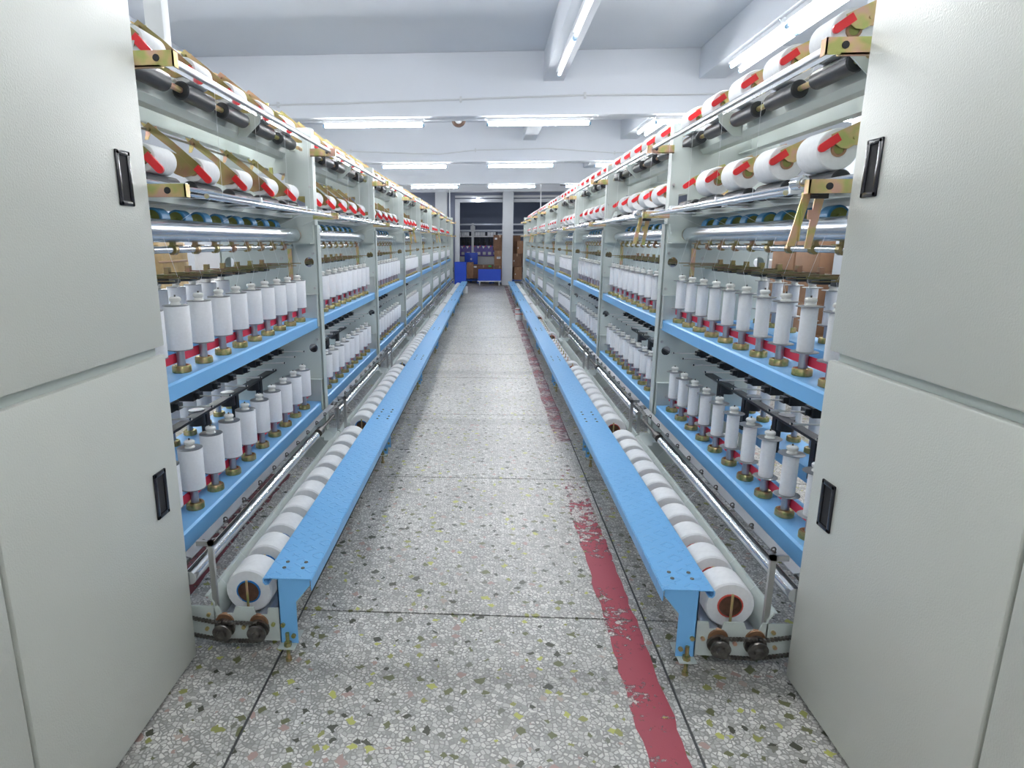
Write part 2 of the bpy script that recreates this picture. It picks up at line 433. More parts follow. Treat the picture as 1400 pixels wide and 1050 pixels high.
COLW = ['second column beyond the cartons', 'far over the blank wall', 'over the full-bobbin machine side of the aisle', 'over the aisle middle', 'over the slim-bobbin machine', 'near the outer wall']
dim_tube = batten(0, 0, 0, 'y')[1].mesh('lamp_tube', 'joist_tube_glow')
faint_tube = batten(0, 0, 0, 'y')[1].mesh('lamp_tube', 'faint_tube_glow')
far_tube = batten(0, 0, 0, 'x')[1].mesh('lamp_tube', 'far_tube_glow')
def lamp(x, y, z, along, label):
    r = root('tube_lamp', label, 'lamp', (x, y, z), 'fluorescent tube lamps under the beams')
    body_, tube_, cap_ = LM[along]
    if along == 'y': tube_ = faint_tube if x < 1 else dim_tube
    if y > 21: tube_ = far_tube
    put('lamp_body', body_, r); put('tube', tube_, r)
    for s_ in (-1, 1): put('end_cap', cap_, r, (s_ * 0.575, 0, -0.01) if along == 'x' else (0, s_ * 0.575, -0.01))
    return r
BN = ['behind the viewer', 'overhead beam', 'first beam', 'second beam', 'third beam']
XN = [(-5.1, 'at the outer wall beyond the full bobbins'), (-3.215, 'beyond the machine carrying full bobbins'), (-1.33, 'above the full-bobbin side of the aisle'), (0.555, 'above the aisle beside the column line'), (2.44, 'above the slim-bobbin machine'), (4.32, 'beyond the machine carrying slim bobbins')]
for y, bn in zip(BEAMS, BN):
    for x, xn in XN:
        lamp(x, y, 2.710, 'x', 'white tube lamp on the ' + bn + ' ' + xn)
lamp(0.70, 6.33, 3.055, 'y', 'faint slim tube lamp along the joist above the aisle, far one')
lamp(0.70, 5.10, 3.055, 'y', 'faint slim tube lamp along the joist above the aisle, near one')
for x_, y_, l_ in ((0.2, 25.0, 'added bluish tube lamp brightening the far room behind the opening'), (2.6, 25.0, 'dim bluish tube lamp in the far room past the column'), (0.2, 29.0, 'added bluish tube lamp brightening the deepest part of the far room')):  # both on the aisle line are added to brighten the dark far room
    r_ = lamp(x_, y_, 3.36, 'x', l_)
lamp(2.325, 6.12, 3.055, 'y', 'bright tube lamp along joist over the slim-bobbin machine, aisle side')
lamp(2.475, 6.30, 3.055, 'y', 'bright tube lamp along joist over the slim-bobbin machine, outer side')
lamp(2.325, 4.93, 3.055, 'y', 'bright tube lamp nearest the cabinet on the joist, aisle side')
lamp(2.475, 5.11, 3.055, 'y', 'bright tube lamp nearest the cabinet on the joist, outer side')
lamp(2.325, 9.95, 3.055, 'y', 'bright tube lamp on the joist past the first beam, aisle side')
lamp(2.475, 10.12, 3.055, 'y', 'bright tube lamp on the joist past the first beam, outer side')
# conduits with clips along the beam faces
def conduit(label, pts, r=0.010):
    ro = root('conduit', label, 'pipe', (pts[0][0], pts[0][1], pts[0][2]))
    child('pipe', MB().tube(pts, r, 10), 'conduit', ro)
    for q in pts[1:-1:2]: child('clip', MB().box(q[0] - 0.012, q[0] + 0.012, q[1] - 0.014, q[1] + 0.0135, q[2] - 0.03, q[2] + 0.03), 'conduit', ro)
conduit('thin grey conduit with clips along the first beam face', [(-4.5, 7.436, 2.90), (-2.38, 7.436, 2.905), (-1.55, 7.436, 2.912), (-0.32, 7.436, 2.935), (0.3, 7.436, 2.948), (1.04, 7.436, 2.96), (3.6, 7.436, 2.945)])
conduit('thin grey conduit sagging along the second beam face', [(-4.5, 11.536, 2.97), (-2.43, 11.536, 2.955), (-0.88, 11.536, 2.893), (-0.24, 11.536, 2.955), (1.03, 11.536, 2.971), (2.16, 11.536, 2.889), (4, 11.536, 2.95)])
o = put('conduit', MB().tube([(-1.15, 19.0, CEIL), (-1.14, 19.0, 2.95), (-1.08, 18.10, 2.06)], 0.014, 8).mesh('conduit', 'white_plastic')); tag(o, 'white conduit dropping from ceiling to the far end of the full-bobbin machine', 'pipe')
o = put('conduit', MB().tube([(1.52, 19.0, CEIL), (1.50, 18.9, 2.95), (1.45, 18.1, 2.06)], 0.014, 8).mesh('conduit', 'white_plastic')); tag(o, 'white conduit dropping from ceiling to the far end of the slim-bobbin machine', 'pipe')
o = put('cable_duct', MB().box(-1.375, -1.30, 2.67, 2.73, 2.055, CEIL, 0.004).mesh('cable_duct', 'white_plastic')); tag(o, 'white square cable duct rising from the full-bobbin machine to the ceiling', 'duct')
h = root('alarm_horn', 'brown round alarm horn hung half hidden behind the first beam between lamps', 'alarm', (-0.36, 7.83, 2.79))
child('horn_ring', MB().ring((-0.36, 7.81, 2.79), 0.062, 0.022), 'horn_brown', h)
child('horn_cup', MB().lathe((-0.36, 7.84, 2.79), (-0.36, 7.80, 2.79), [(0, 0.02), (1, 0.05)], 16), 'white_plastic', h)
child('hanger', MB().cyl((-0.36, 7.745, 2.84), (-0.36, 7.80, 2.84), 0.008), 'conduit', h)
h = root('overhead_blower', 'white box blower with dark lens and bent wire guard hung from the ceiling', 'blower', (2.42, 5.66, 3.2))
child('housing', MB().box(2.33, 2.50, 5.60, 5.80, 3.16, 3.30, 0.02), 'white_plastic', h)
child('lens', MB().box(2.43, 2.56, 5.56, 5.60, 3.165, 3.27, 0.01), 'far_dark', h)
child('wire_guard', MB().tube([(2.26, 5.6, 3.40), (2.27, 5.6, 3.13), (2.30, 5.6, 3.09), (2.42, 5.6, 3.12), (2.42, 5.6, 3.18)], 0.010, 8), 'chrome', h)
child('hanger', MB().cyl((2.42, 5.70, 3.29), (2.42, 5.70, CEIL), 0.012), 'conduit', h)

# ------------------------------------------------------------------ end cabinets
def cabinet(s, label):
    XF = 0.984; y0, y1 = -0.35, 1.835; ysplit = 1.108
    r = root('control_cabinet', label, 'cabinet', (s * 1.36, 0.7, 0), 'end control cabinets')
    xi = XF + 0.022
    child('body', MB(s).box(xi, 1.72, y0 + 0.01, y1 - 0.012, 0.02, 2.42, 0.004).box(xi + 0.05, 1.68, y0 + 0.04, y1 - 0.05, 0.0, 0.02), 'frame_paint', r)
    zs = 1.075
    def door(nm, za, zb, ya, yb, hz, hy):
        d = child(nm, MB(s).box(XF, xi + 0.002, ya, yb, za, zb, 0.005), 'cabinet_paint', r)
        if hz:
            fr_ = MB(s).use('black_plastic'); xo = XF - 0.006; w2, h2 = 0.034, 0.072
            # recessed black pull: frame of four bars round a sunk back plate
            fr_.box(xo, XF + 0.001, hy - w2, hy + w2, hz + h2 - 0.014, hz + h2, 0.003).box(xo, XF + 0.001, hy - w2, hy + w2, hz - h2, hz - h2 + 0.014, 0.003)
            fr_.box(xo, XF + 0.001, hy - w2, hy - w2 + 0.015, hz - h2, hz + h2, 0.003).box(xo, XF + 0.001, hy + w2 - 0.015, hy + w2, hz - h2, hz + h2, 0.003)
            fr_.use('dark_hole').box(XF - 0.0015, XF + 0.0008, hy - w2 + 0.012, hy + w2 - 0.012, hz - h2 + 0.012, hz + h2 - 0.012)
            hd = child('handle', fr_, None, r, d); hd['label'] = 'black recessed pull handle'
    dz = 0.0 if s < 0 else 0.014
    door('upper_door', zs + 0.017, 2.42, ysplit + 0.006, y1, 1.568 + dz, 1.715 if s < 0 else 1.745)
    door('lower_door', 0.018, zs - 0.010, ysplit + 0.006, y1, 0.655, 1.722 if s < 0 else 1.737)
    door('side_panel', 0.018, 2.42, y0, ysplit - 0.006, None, None)
    return r
cabinet(-1, 'pale grey steel control cabinet at the near end of the full-bobbin machine')
cabinet(1, 'pale grey steel control cabinet at the near end of the slim-bobbin machine')

# ------------------------------------------------------------------ covering machines
BAY = 2.03; YP = [1.90 + BAY * k for k in range(9)]
YS = lambda b: YP[b] if b else 1.842
SP = 0.1845; U2 = 2 * SP
XC = 1.35; XS = 1.12; XR = 2 * XC - XS
D1, D2 = 0.934, 0.396      # deck tops

def panel_mesh(s):
    cu = bpy.data.curves.new('panel_outline', 'CURVE'); cu.dimensions = '2D'; cu.fill_mode = 'BOTH'; cu.extrude = 0.002
    def poly(pts):
        sp = cu.splines.new('POLY'); sp.points.add(len(pts) - 1)
        for p, q in zip(sp.points, pts): p.co = (q[0] * s, q[1], 0, 1)
        sp.use_cyclic_u = True
    def circ(x, z, r_, n=20): poly([(x + r_ * cos(2 * pi * k / n), z + r_ * sin(2 * pi * k / n)) for k in range(n)])
    def rect(x0, x1, z0, z1): poly([(x0, z0), (x1, z0), (x1, z1), (x0, z1)])
    f = 1.052; b = 2 * XC - f
    poly([(f, 0.22), (b, 0.22), (b, 2.055), (f, 2.055)])
    for m_ in (0, 1):
        k = (lambda x: 2 * XC - x) if m_ else (lambda x: x)
        circ(k(1.10), 1.278, 0.030); circ(k(1.10), 0.743, 0.028)
        rect(*sorted((k(1.105), k(1.155))), 1.585, 1.668); rect(*sorted((k(1.105), k(1.19))), 1.925, 2.015)
    rect(1.24, 1.46, 0.86, 0.93); rect(1.22, 1.48, 1.72, 1.80)
    o = bpy.data.objects.new('tmp', cu); COL.objects.link(o)
    dg = bpy.context.evaluated_depsgraph_get()
    me = bpy.data.meshes.new_from_object(o.evaluated_get(dg))
    bpy.data.objects.remove(o); bpy.data.curves.remove(cu)
    me.transform(Matrix.Rotation(radians(90), 4, 'X'))
    me.name = 'frame_panel'; me.materials.clear(); me.materials.append(MAT['frame_paint'])
    return me

def machine(s, side):
    full = side == 'full'
    R = root('covering_machine', 'long grey two-deck yarn covering machine carrying %s bobbins on blue shelves' % ('full white' if full else 'slim white'), 'machine', (s * XC, YP[0], 0), 'yarn covering machines')
    rl = Vector(R.location)
    def P(name, mb, m, sub=None): return child(name, mb, m, R, sub)
    def shared(name, me, loc, par=R): return put(name, me, par, tuple(Vector(loc) - rl) if par is R else loc)
    offs = 0.26 if full else 0.21
    spy = [[YP[b + 1] - offs - SP * k for k in range(10)] for b in range(8)]     # from far to near
    uy = [[YP[b + 1] - (0.315 if full else 0.19) - U2 * k for k in range(5)] for b in range(8)]
    # ---- frame panels, posts
    pm = panel_mesh(s)
    def post(mb, x0, x1, sgn):
        mb.box(x0, x0 + sgn * 0.004, -0.065, 0.0, 1.50, 2.055).box(x0 - sgn * 0.012, x0 - sgn * 0.008, -0.068, 0.0, 0.0, 1.50)
        mb.box(x0 - sgn * 0.010, x0 + sgn * 0.030, -0.004, 0.0, 0.0, 1.50).box(x0, x0 + sgn * 0.012, -0.067, -0.063, 1.50, 2.055)
        return mb
    pf = post(MB(s), 1.052, 0, 1).mesh('post', 'frame_paint'); pr = post(MB(s), 2 * XC - 1.052, 0, -1).mesh('post', 'frame_paint')
    led = MB(s)
    led.box(1.052, 1.058, -0.10, -0.062, -0.05, 0.150).box(1.052, 1.11, -0.074, -0.066, 0.0, 0.150).box(1.05, 1.145, -0.10, -0.062, 0.145, 0.150)
    led = led.mesh('deck_bracket', 'frame_paint')
    ft = MB(s).prism([(0.90, 0.09), (0.90, 0.19), (1.0, 0.20), (1.0, 0.225), (1.25, 0.225), (1.25, 0.09)], 'y', -0.29, -0.286)
    ft.box(0.90, 1.25, -0.29, -0.02, 0.198, 0.202).box(0.72, 0.90, -0.29, -0.286, 0.07, 0.15)
    ft = ft.mesh('foot_channel', 'frame_paint')
    bolt = MB(s)
    for x, z in ((1.072, 1.33), (1.07, 1.72), (1.07, 0.80), (1.07, 1.12)): bolt.cyl((x, -0.003, z), (x, -0.011, z), 0.008, n=8)
    bolt.cyl((1.27, -0.003, 1.30), (1.27, -0.010, 1.30), 0.010, n=8).cyl((1.30, -0.003, 1.10), (1.30, -0.010, 1.10), 0.010, n=8)
    bolt = bolt.mesh('panel_bolt', 'steel')
    for k, y in enumerate(YP):
        if k == 0: continue
        q = shared('frame_panel', pm, (0, y - 0.067, 0))
        q.location.x = -R.location.x
        for nm, me in (('front_post', pf), ('rear_post', pr), ('foot_channel', ft), ('panel_bolt', bolt)):
            o = shared(nm, me, (0, y, 0)); o.location.x = -R.location.x
            if nm == 'panel_bolt': o.location.y -= 0.068
        for z in (D1, D2):
            o = shared('deck_bracket', led, (0, y, z)); o.location.x = -R.location.x
    # far end housing
    P('end_housing', MB(s).box(1.0, 1.70, YP[8] + 0.02, YP[8] + 0.22, 0.0, 2.06, 0.01), 'frame_paint')
    P('end_handle', MB(s).box(0.994, 1.0, YP[8] + 0.09, YP[8] + 0.13, 1.52, 1.62).box(0.994, 1.0, YP[8] + 0.09, YP[8] + 0.13, 0.55, 0.68), 'black_plastic')
    # ---- decks (blue channels) with red drive belts
    for b in range(8):
        ya, yb = YS(b) + 0.004, YP[b + 1] - 0.07
        for nm, z, zb in (('upper_shelf', D1, 0.874), ('lower_shelf', D2, 0.328)):
            d = MB(s).prism([(1.068, z), (1.060, z - 0.007), (1.060, zb), (1.066, zb), (1.066, z - 0.014), (1.24, z - 0.012), (1.24, zb), (1.246, zb), (1.246, z)], 'y', ya, yb)
            P(nm, d, 'deck_paint')
            P('drive_belt', MB(s).box(XS + 0.0165, XS + 0.0185, ya + 0.01, yb - 0.005, z + 0.034, z + 0.070), 'belt_red')
            d = MB(s).prism([(2 * XC - 1.068, z), (2 * XC - 1.060, z - 0.007), (2 * XC - 1.060, zb), (2 * XC - 1.066, zb), (2 * XC - 1.066, z - 0.014), (2 * XC - 1.24, z - 0.012), (2 * XC - 1.24, zb), (2 * XC - 1.246, zb), (2 * XC - 1.246, z)], 'y', ya, yb)
            P(nm + '_rear', d, 'deck_paint')
    # ---- spindles
    sp_me = MB().cyl((0, 0, 0.025), (0, 0, 0.078), 0.0150, n=16).cyl((0, 0, 0.078), (0, 0, 0.083), 0.024, n=16).mesh('spindle', 'shaft_steel')
    bs_me = MB().lathe((0, 0, 0), (0, 0, 0.026), [(0, 0.032), (0.08, 0.034), (0.8, 0.034), (1, 0.031), (1, 0.025), (0.8, 0.021)], 20).mesh('spindle_base', 'spindle_brass')
    def spindle(x, y, z):
        o = shared('spindle', sp_me, (s * x, y, z)); put('spindle_base', bs_me, o)
    for b in range(8):
        for y in spy[b]:
            spindle(XS, y, D1); spindle(XS, y, D2)
            if b == 0: spindle(XR, y, D1); spindle(XR, y, D2)
    # ---- thread guides above each deck
    g = MB(s).use('rubber').box(1.255, 1.33, -0.034, 0.034, -0.020, 0.020, 0.003).box(1.235, 1.262, -0.020, 0.020, -0.012, 0.014)
    g.use('guide_steel').cyl((1.25, -0.01, 0.0), (1.095, -0.01, 0.004), 0.0034, n=6).cyl((1.15, -0.01, 0.003), (1.098, -0.01, 0.004), 0.0048, n=6)
    g.use('black_plastic').cyl((1.104, -0.01, 0.004), (1.098, -0.01, 0.004), 0.005, n=6)
    g = g.mesh('thread_guide')
    gu = MB(s).use('brown_zinc').cyl((1.34, -0.01, 0.010), (1.09, -0.01, 0.012), 0.0028, n=6).box(1.315, 1.335, -0.018, 0.006, -0.010, 0.032)
    gu.cyl((1.36, 0.02, -0.006), (1.13, 0.03, -0.004), 0.0024, n=6)
    gu.use('rubber').box(1.30, 1.37, -0.05, 0.05, -0.034, -0.010, 0.003)
    gu = gu.mesh('thread_guide')
    for b in range(8):
        ya, yb = YS(b) + 0.01, YP[b + 1] - 0.075
        P('guide_rail', MB(s).box(1.325, 1.345, ya, yb, 0.742, 0.766), 'rubber')
        P('guide_rail', MB(s).box(1.335, 1.365, ya, yb, 1.255, 1.27), 'brown_zinc')
        for y in spy[b]:
            for me, z in ((g, 0.752), (gu, 1.266)):
                o = shared('thread_guide', me, (0, y, z)); o.location.x = -R.location.x
        # centre tension bar with drums on the lower deck
        P('tension_bar', MB(s).box(1.345, 1.392, ya, yb, 0.594, 0.606), 'rubber')
        for k in range(5):
            yy = spy[b][2 * k] - 0.09
            P('tension_drum', MB(s).use('rubber').cyl((1.40, yy, 0.535), (1.40, yy, 0.592), 0.037, n=18).use('dull_steel').cyl((1.40, yy, 0.592), (1.40, yy, 0.610), 0.036, n=18), None)
            P('drum_bracket', MB(s).box(1.37, 1.40, yy + 0.04, yy + 0.075, 0.41, 0.594), 'rubber')
        # upright guide lift strip on panel
        P('lift_strip', MB(s).box(1.20, 1.225, yb - 0.012, yb - 0.004, 1.13, 1.42), 'gold_zinc')
    # ---- delivery roller, blue nip rollers, collar rod
    nr = MB(s).use('blue_tyre').lathe((0, -0.034, 0), (0, 0.034, 0), [(0, 0.036), (0.06, 0.040), (0.94, 0.040), (1, 0.036)], 24).mesh('nip_roller')
    nf = MB(s).lathe((0, -0.035, 0), (0, -0.0335, 0), [(0, 0.031), (1, 0.031)], 18).lathe((0, -0.042, 0), (0, -0.034, 0), [(0, 0.008), (1, 0.010)], 10).mesh('roller_face', 'olive_metal')
    col = MB(s).cyl((1.184, -0.012, 1.372), (1.184, 0.012, 1.372), 0.020, n=10).box(1.176, 1.192, -0.010, 0.010, 1.372, 1.400).box(1.16, 1.175, -0.004, 0.03, 1.385, 1.39).mesh('rod_collar', 'brown_zinc')
    for b in range(8):
        ya, yb = YS(b) + 0.03, YP[b + 1] - 0.095
        P('delivery_roller', MB(s).use('roller_steel').cyl((1.172, ya, 1.440), (1.172, yb - 0.02, 1.440), 0.041, n=32).use('brown_zinc').cyl((1.172, yb - 0.02, 1.440), (1.172, yb + 0.004, 1.440), 0.038, n=24), None)
        P('roller_mount', MB(s).box(1.09, 1.26, YP[b + 1] - 0.090, YP[b + 1] - 0.068, 1.395, 1.495).box(1.06, 1.27, YP[b + 1] - 0.16, YP[b + 1] - 0.068, 1.388, 1.394).box(1.06, 1.09, YP[b + 1] - 0.09, YP[b + 1] - 0.068, 1.394, 1.50).cyl((1.075, YP[b + 1] - 0.09, 1.45), (1.075, YP[b + 1] - 0.096, 1.45), 0.007, n=8), 'frame_paint')
        P('collar_rod', MB(s).cyl((1.184, ya, 1.372), (1.184, yb - 0.05, 1.372), 0.013, n=12).box(1.20, 1.23, ya, yb, 1.36, 1.372), 'chrome')
        P('nip_shaft', MB(s).cyl((1.245, ya, 1.475), (1.245, yb + 0.02, 1.475), 0.008, n=8).box(1.30, 1.33, ya, yb, 1.50, 1.515), 'frame_paint')
        for y in spy[b]:
            o = shared('nip_roller', nr, (s * 1.248, y - 0.015, 1.486)); put('roller_face', nf, o)
            o = shared('rod_collar', col, (0, y - 0.035, 0)); o.location.x = -R.location.x
    # ---- take-up rows
    roll = MB(s).lathe((0, 0.0, 0), (0, 0.245, 0), [(0, 0.028), (0.02, 0.033), (0.98, 0.033), (1, 0.028)], 22).mesh('take_up_roller', 'rubber')
    for z0, nm in ((1.955, 'upper'), (1.597, 'lower')):
        for b in range(8):
            ya, yb = YS(b) + 0.01, YP[b + 1] - 0.07
            P(nm + '_take_up_shaft', MB(s).cyl((1.157, ya, z0), (1.157, yb, z0), 0.011, n=10), 'gold_zinc')
            for y in uy[b]: shared('take_up_roller', roll, (s * 1.157, y - 0.045, z0))
            if nm == 'upper':
                for q_ in (1, -1):
                    k_ = lambda x: x if q_ > 0 else 2 * XC - x
                    P('upper_tray', MB(s).prism([(k_(x), z0 + z) for x, z in ((1.205, 0.03), (1.205, -0.045), (1.225, -0.070), (1.275, -0.070), (1.275, -0.064), (1.229, -0.064), (1.211, -0.042), (1.211, 0.03))], 'y', ya, yb), 'frame_paint')
                P('front_lip', MB(s).box(1.100, 1.106, ya + 0.30 if b == 0 else ya, yb, z0 + 0.026, z0 + 0.040).cyl((1.103, ya + (0.3 if b == 0 else 0), z0 + 0.043), (1.103, yb, z0 + 0.043), 0.004, n=6), 'chrome')
                for yy in (uy[b][4] - 0.110, uy[b][1] - 0.110):
                    P('roller_bracket', MB(s).prism([(1.085, z0 + 0.045), (1.10, z0 - 0.0), (1.17, z0 - 0.065), (1.21, z0 - 0.065), (1.21, z0 + 0.045)], 'y', yy, yy + 0.006), 'frame_paint')
            else:
                P('lower_tray', MB(s).box(1.19, 1.50, ya, yb, z0 - 0.055, z0 - 0.050).box(1.19, 1.195, ya, yb, z0 - 0.05, z0 - 0.01), 'frame_paint')
                P('guide_rod', MB(s).cyl((1.055, ya, 1.582), (1.055, yb, 1.582), 0.008, n=8).cyl((1.085, ya, 1.567), (1.085, yb, 1.567), 0.006, n=8), 'chrome')
                for y in uy[b][::2]: P('rod_clip', MB(s).box(1.045, 1.10, y + 0.06, y + 0.078, 1.56, 1.60).box(1.085, 1.20, y + 0.05, y + 0.09, 1.555, 1.56), 'white_plastic')
        # rear rollers of the first two bays, seen under the tray
        for b in (0, 1):
            P(nm + '_take_up_shaft', MB(s).cyl((2 * XC - 1.157, YS(b) + 0.01, z0), (2 * XC - 1.157, YP[b + 1] - 0.07, z0), 0.011, n=10), 'gold_zinc')
            for y in uy[b]: shared('take_up_roller', roll, (s * (2 * XC - 1.157), y - 0.03, z0))
    # ---- cradle arms with red dipped levers
    zr = 1.597
    if full:
        strip = [(1.335, 1.832), (1.312, 1.850), (1.22, 1.778), (1.12, 1.690), (1.135, 1.664), (1.20, 1.728)]
        lobe = [(1.302, 1.750), (1.292, 1.762), (1.245, 1.750), (1.20, 1.728), (1.135, 1.664), (1.166, 1.652), (1.192, 1.647), (1.225, 1.660), (1.262, 1.695), (1.285, 1.725)]
        pv = (1.312, 1.825)
    else:
        strip = [(1.325, 1.800), (1.305, 1.818), (1.23, 1.790), (1.125, 1.742), (1.14, 1.714), (1.22, 1.758)]
        lobe = [(1.262, 1.762), (1.22, 1.764), (1.14, 1.714), (1.158, 1.700), (1.182, 1.697), (1.208, 1.712), (1.245, 1.745)]
        pv = (1.308, 1.800)
    strip = [(x, z - zr) for x, z in strip]; lobe = [(x, z - zr) for x, z in lobe]
    arm = MB(s).prism(strip, 'y', -0.0015, 0.0015).prism(lobe, 'y', -0.0022, 0.0018).prism(lobe, 'y', 0.168, 0.171)
    arm.box(1.205, 1.225, 0.0, 0.17, lobe[1][1] - 0.055, lobe[1][1] - 0.050).cyl((pv[0], -0.01, pv[1] - zr), (pv[0], 0.05, pv[1] - zr), 0.007, n=8)
    for x, z in ((1.20, 0.085 if full else 0.135), (1.228, 0.11 if full else 0.15)): arm.cyl((x, -0.006, z), (x, 0, z), 0.006, n=6)
    arm = arm.mesh('cradle_arm', 'brown_zinc' if full else 'gold_zinc')
    # red lever: rounded bar from the arm's end towards the aisle
    d = Vector((-0.052, -0.056)).normalized(); nrm = Vector((-d.y, d.x)); c0 = Vector((1.1385, 1.684 - zr)); wd = 0.0135; ln = 0.078
    if not full: d = Vector((-0.066, -0.046)).normalized(); nrm = Vector((-d.y, d.x)); c0 = Vector((1.150, 1.735 - zr)); ln = 0.074
    lever = [c0 + nrm * wd, c0 - nrm * wd]
    e = c0 + d * (ln - wd)
    lever += [e + (nrm * sin(a) + d * cos(a)) * wd for a in [(-pi / 2 + pi * k / 8) for k in range(9)]]
    lev = MB(s).prism([tuple(q) for q in lever], 'y', -0.006, 0.003).mesh('red_lever', 'red_vinyl')
    q = 0.0 if full else -0.045
    clip = MB(s).prism([(1.345, 0.255 + q), (1.362, 0.262 + q), (1.345, 0.225 + q), (1.352, 0.195 + q), (1.338, 0.196 + q), (1.325, 0.222 + q), (1.296, 0.232 + q), (1.302, 0.246 + q), (1.330, 0.238 + q)], 'y', 0.035, 0.038)
    clip = clip.mesh('spring_clip', 'gold_zinc')
    for z0 in (1.955, 1.597):
        for b in range(8):
            ya, yb = YS(b) + 0.01, YP[b + 1] - 0.07
            P('cradle_pivot_rod', MB(s).cyl((pv[0] + 0.012, ya, z0 + pv[1] - zr), (pv[0] + 0.012, yb, z0 + pv[1] - zr), 0.0055, n=8).cyl((1.37, ya, z0 + 0.13), (1.37, yb, z0 + 0.13), 0.012, n=10), 'steel')
            P('pivot_hanger', MB(s).box(1.29, 1.31, yb - 0.01, yb, z0 + 0.12, z0 + 0.235 + q).box(1.29, 1.38, yb - 0.01, yb, z0 + 0.05, z0 + 0.14), 'gold_zinc')
            for k, y in enumerate(uy[b]):
                o = shared('cradle_arm', arm, (0, y - 0.008, z0)); o.location.x = -R.location.x
                put('red_lever', lev, o); put('spring_clip', clip, o)
    # ---- aisle rails on gold brackets
    P('upper_rail', MB(s).box(0.928, 0.945, 1.915, YP[8] + 0.15, 1.910, 1.930, 0.003), 'dull_chrome')
    P('lower_rail', MB(s).cyl((0.930, YP[0] + 0.2, 1.548), (0.930, YP[8] + 0.15, 1.548), 0.009, n=10), 'chrome')
    for k in range(9):
        yy = 1.90 if k == 0 else YP[k] - 0.09
        P('rail_bracket', MB(s).use('gold_zinc').box(0.905, 1.056, yy, yy + 0.004, 1.892, 1.935).box(0.905, 0.909, yy, yy + 0.03, 1.892, 1.935).box(0.945, 1.056, yy, yy + 0.022, 1.892, 1.896).use('black_plastic').cyl((0.955, yy - 0.002, 1.915), (0.955, yy, 1.915), 0.010, n=14), None)
        P('rail_bracket', MB(s).use('gold_zinc').box(0.905, 1.056, yy, yy + 0.004, 1.532, 1.570).box(0.905, 0.909, yy, yy + 0.03, 1.532, 1.570).use('black_plastic').cyl((0.960, yy - 0.002, 1.551), (0.960, yy, 1.551), 0.010, n=14), None)
    # cradle-lifting scissor levers that hang from the lower rail
    for k in ((0, 1, 6) if not full else (3, 5)):
        yy = YP[k] + (0.07 if k == 0 else 0.0)
        if not full and k == 1: yy = 4.02
        P('lifting_lever', MB(s).use('gold_zinc').prism([(0.925, 1.545), (0.950, 1.545), (0.915, 1.385), (0.893, 1.385)], 'y', yy, yy + 0.005).box(0.921, 0.925, yy - 0.006, yy + 0.006, 1.40, 1.54).prism([(0.965, 1.535), (0.992, 1.535), (0.968, 1.378), (0.950, 1.378)], 'y', yy + 0.01, yy + 0.015).box(0.945, 0.972, yy + 0.004, yy + 0.008, 1.462, 1.49).use('rubber').box(0.944, 0.962, yy - 0.01, yy + 0.012, 1.53, 1.575).box(0.944, 0.995, yy - 0.004, yy + 0.012, 1.522, 1.536), None)
        P('lever_knob', MB(s).use('chrome').lathe((0.912, yy - 0.02, 1.567), (0.912, yy + 0.03, 1.567), [(0, 0.014), (0.1, 0.020), (1, 0.020)], 18).use('steel').cyl((0.912, yy - 0.026, 1.567), (0.912, yy - 0.02, 1.567), 0.008, n=10), None)
    # ---- bottom chrome feed rolls with eyelet bar
    eye = MB(s).ring((0.978, 0, 0.381), 0.007, 0.003, 'y', 10, 6).cyl((0.984, 0, 0.368), (0.980, 0, 0.377), 0.005, n=6).mesh('eyelet', 'greasy_steel')
    for b in range(8):
        ya = YS(b) + 0.02; yb = YP[b + 1] - 0.52; ye = YP[b + 1] - 0.08
        P('feed_roll', MB(s).cyl((0.985, 1.838 if b == 0 else ya, 0.305), (0.985, yb, 0.305), 0.024, n=28), 'chrome')
        P('feed_roll_shaft', MB(s).cyl((0.985, yb, 0.305), (0.985, ye, 0.305), 0.010, n=10).cyl((0.985, yb + 0.05, 0.305), (0.985, yb + 0.11, 0.305), 0.024, n=14), 'greasy_steel')
        P('eyelet_bar', MB(s).use('dull_steel').prism([(0.982, 0.364), (0.982, 0.368), (1.014, 0.374), (1.014, 0.345), (1.010, 0.345), (1.010, 0.369)], 'y', ya, ye + 0.01).use('greasy_steel').box(1.015, 1.030, ya, ye, 0.328, 0.352), None)
        for y in spy[b]: o = shared('eyelet', eye, (0, y - 0.06, 0)); o.location.x = -R.location.x
        P('roll_stand', MB(s).box(0.918, 0.936, YP[b] - 0.015, YP[b] - 0.002, 0.09, 0.415).box(0.918, 0.975, YP[b] - 0.015, YP[b] - 0.002, 0.398, 0.415), 'steel')
        P('roll_stand', MB(s).box(0.950, 0.966, YP[b + 1] - 0.09, YP[b + 1] - 0.078, 0.19, 0.36), 'steel')
    # ---- yarn threads (many fine strands, one bundle per bay)
    for b in range(4):
        t = MB(s)
        rad = 0.0006 + 0.0001 * b
        for y in spy[b]:
            t.cyl((1.10, y, 1.272), (1.135, y - 0.01, 1.415), rad, n=4, caps=False)
            t.cyl((1.10, y, 1.270), (XS, y, D1 + 0.26), rad, n=4, caps=False)
            t.cyl((0.972, y - 0.06, 0.292), (0.86, y - 0.06, 0.16), rad, n=4, caps=False)
        for y in uy[b]:
            t.cyl((0.925, y + 0.08, 1.905), (0.925, y + 0.08, 1.55), rad, n=4, caps=False)
            t.cyl((0.93, y + 0.02, 1.55), (1.20, y + 0.30, 1.475), rad, n=4, caps=False)
            t.cyl((0.93, y + 0.04, 1.545), (1.25, y - 0.25, 1.53), rad, n=4, caps=False)
        o = P('yarn_strand', t, 'white_plastic'); o['kind'] = 'stuff'
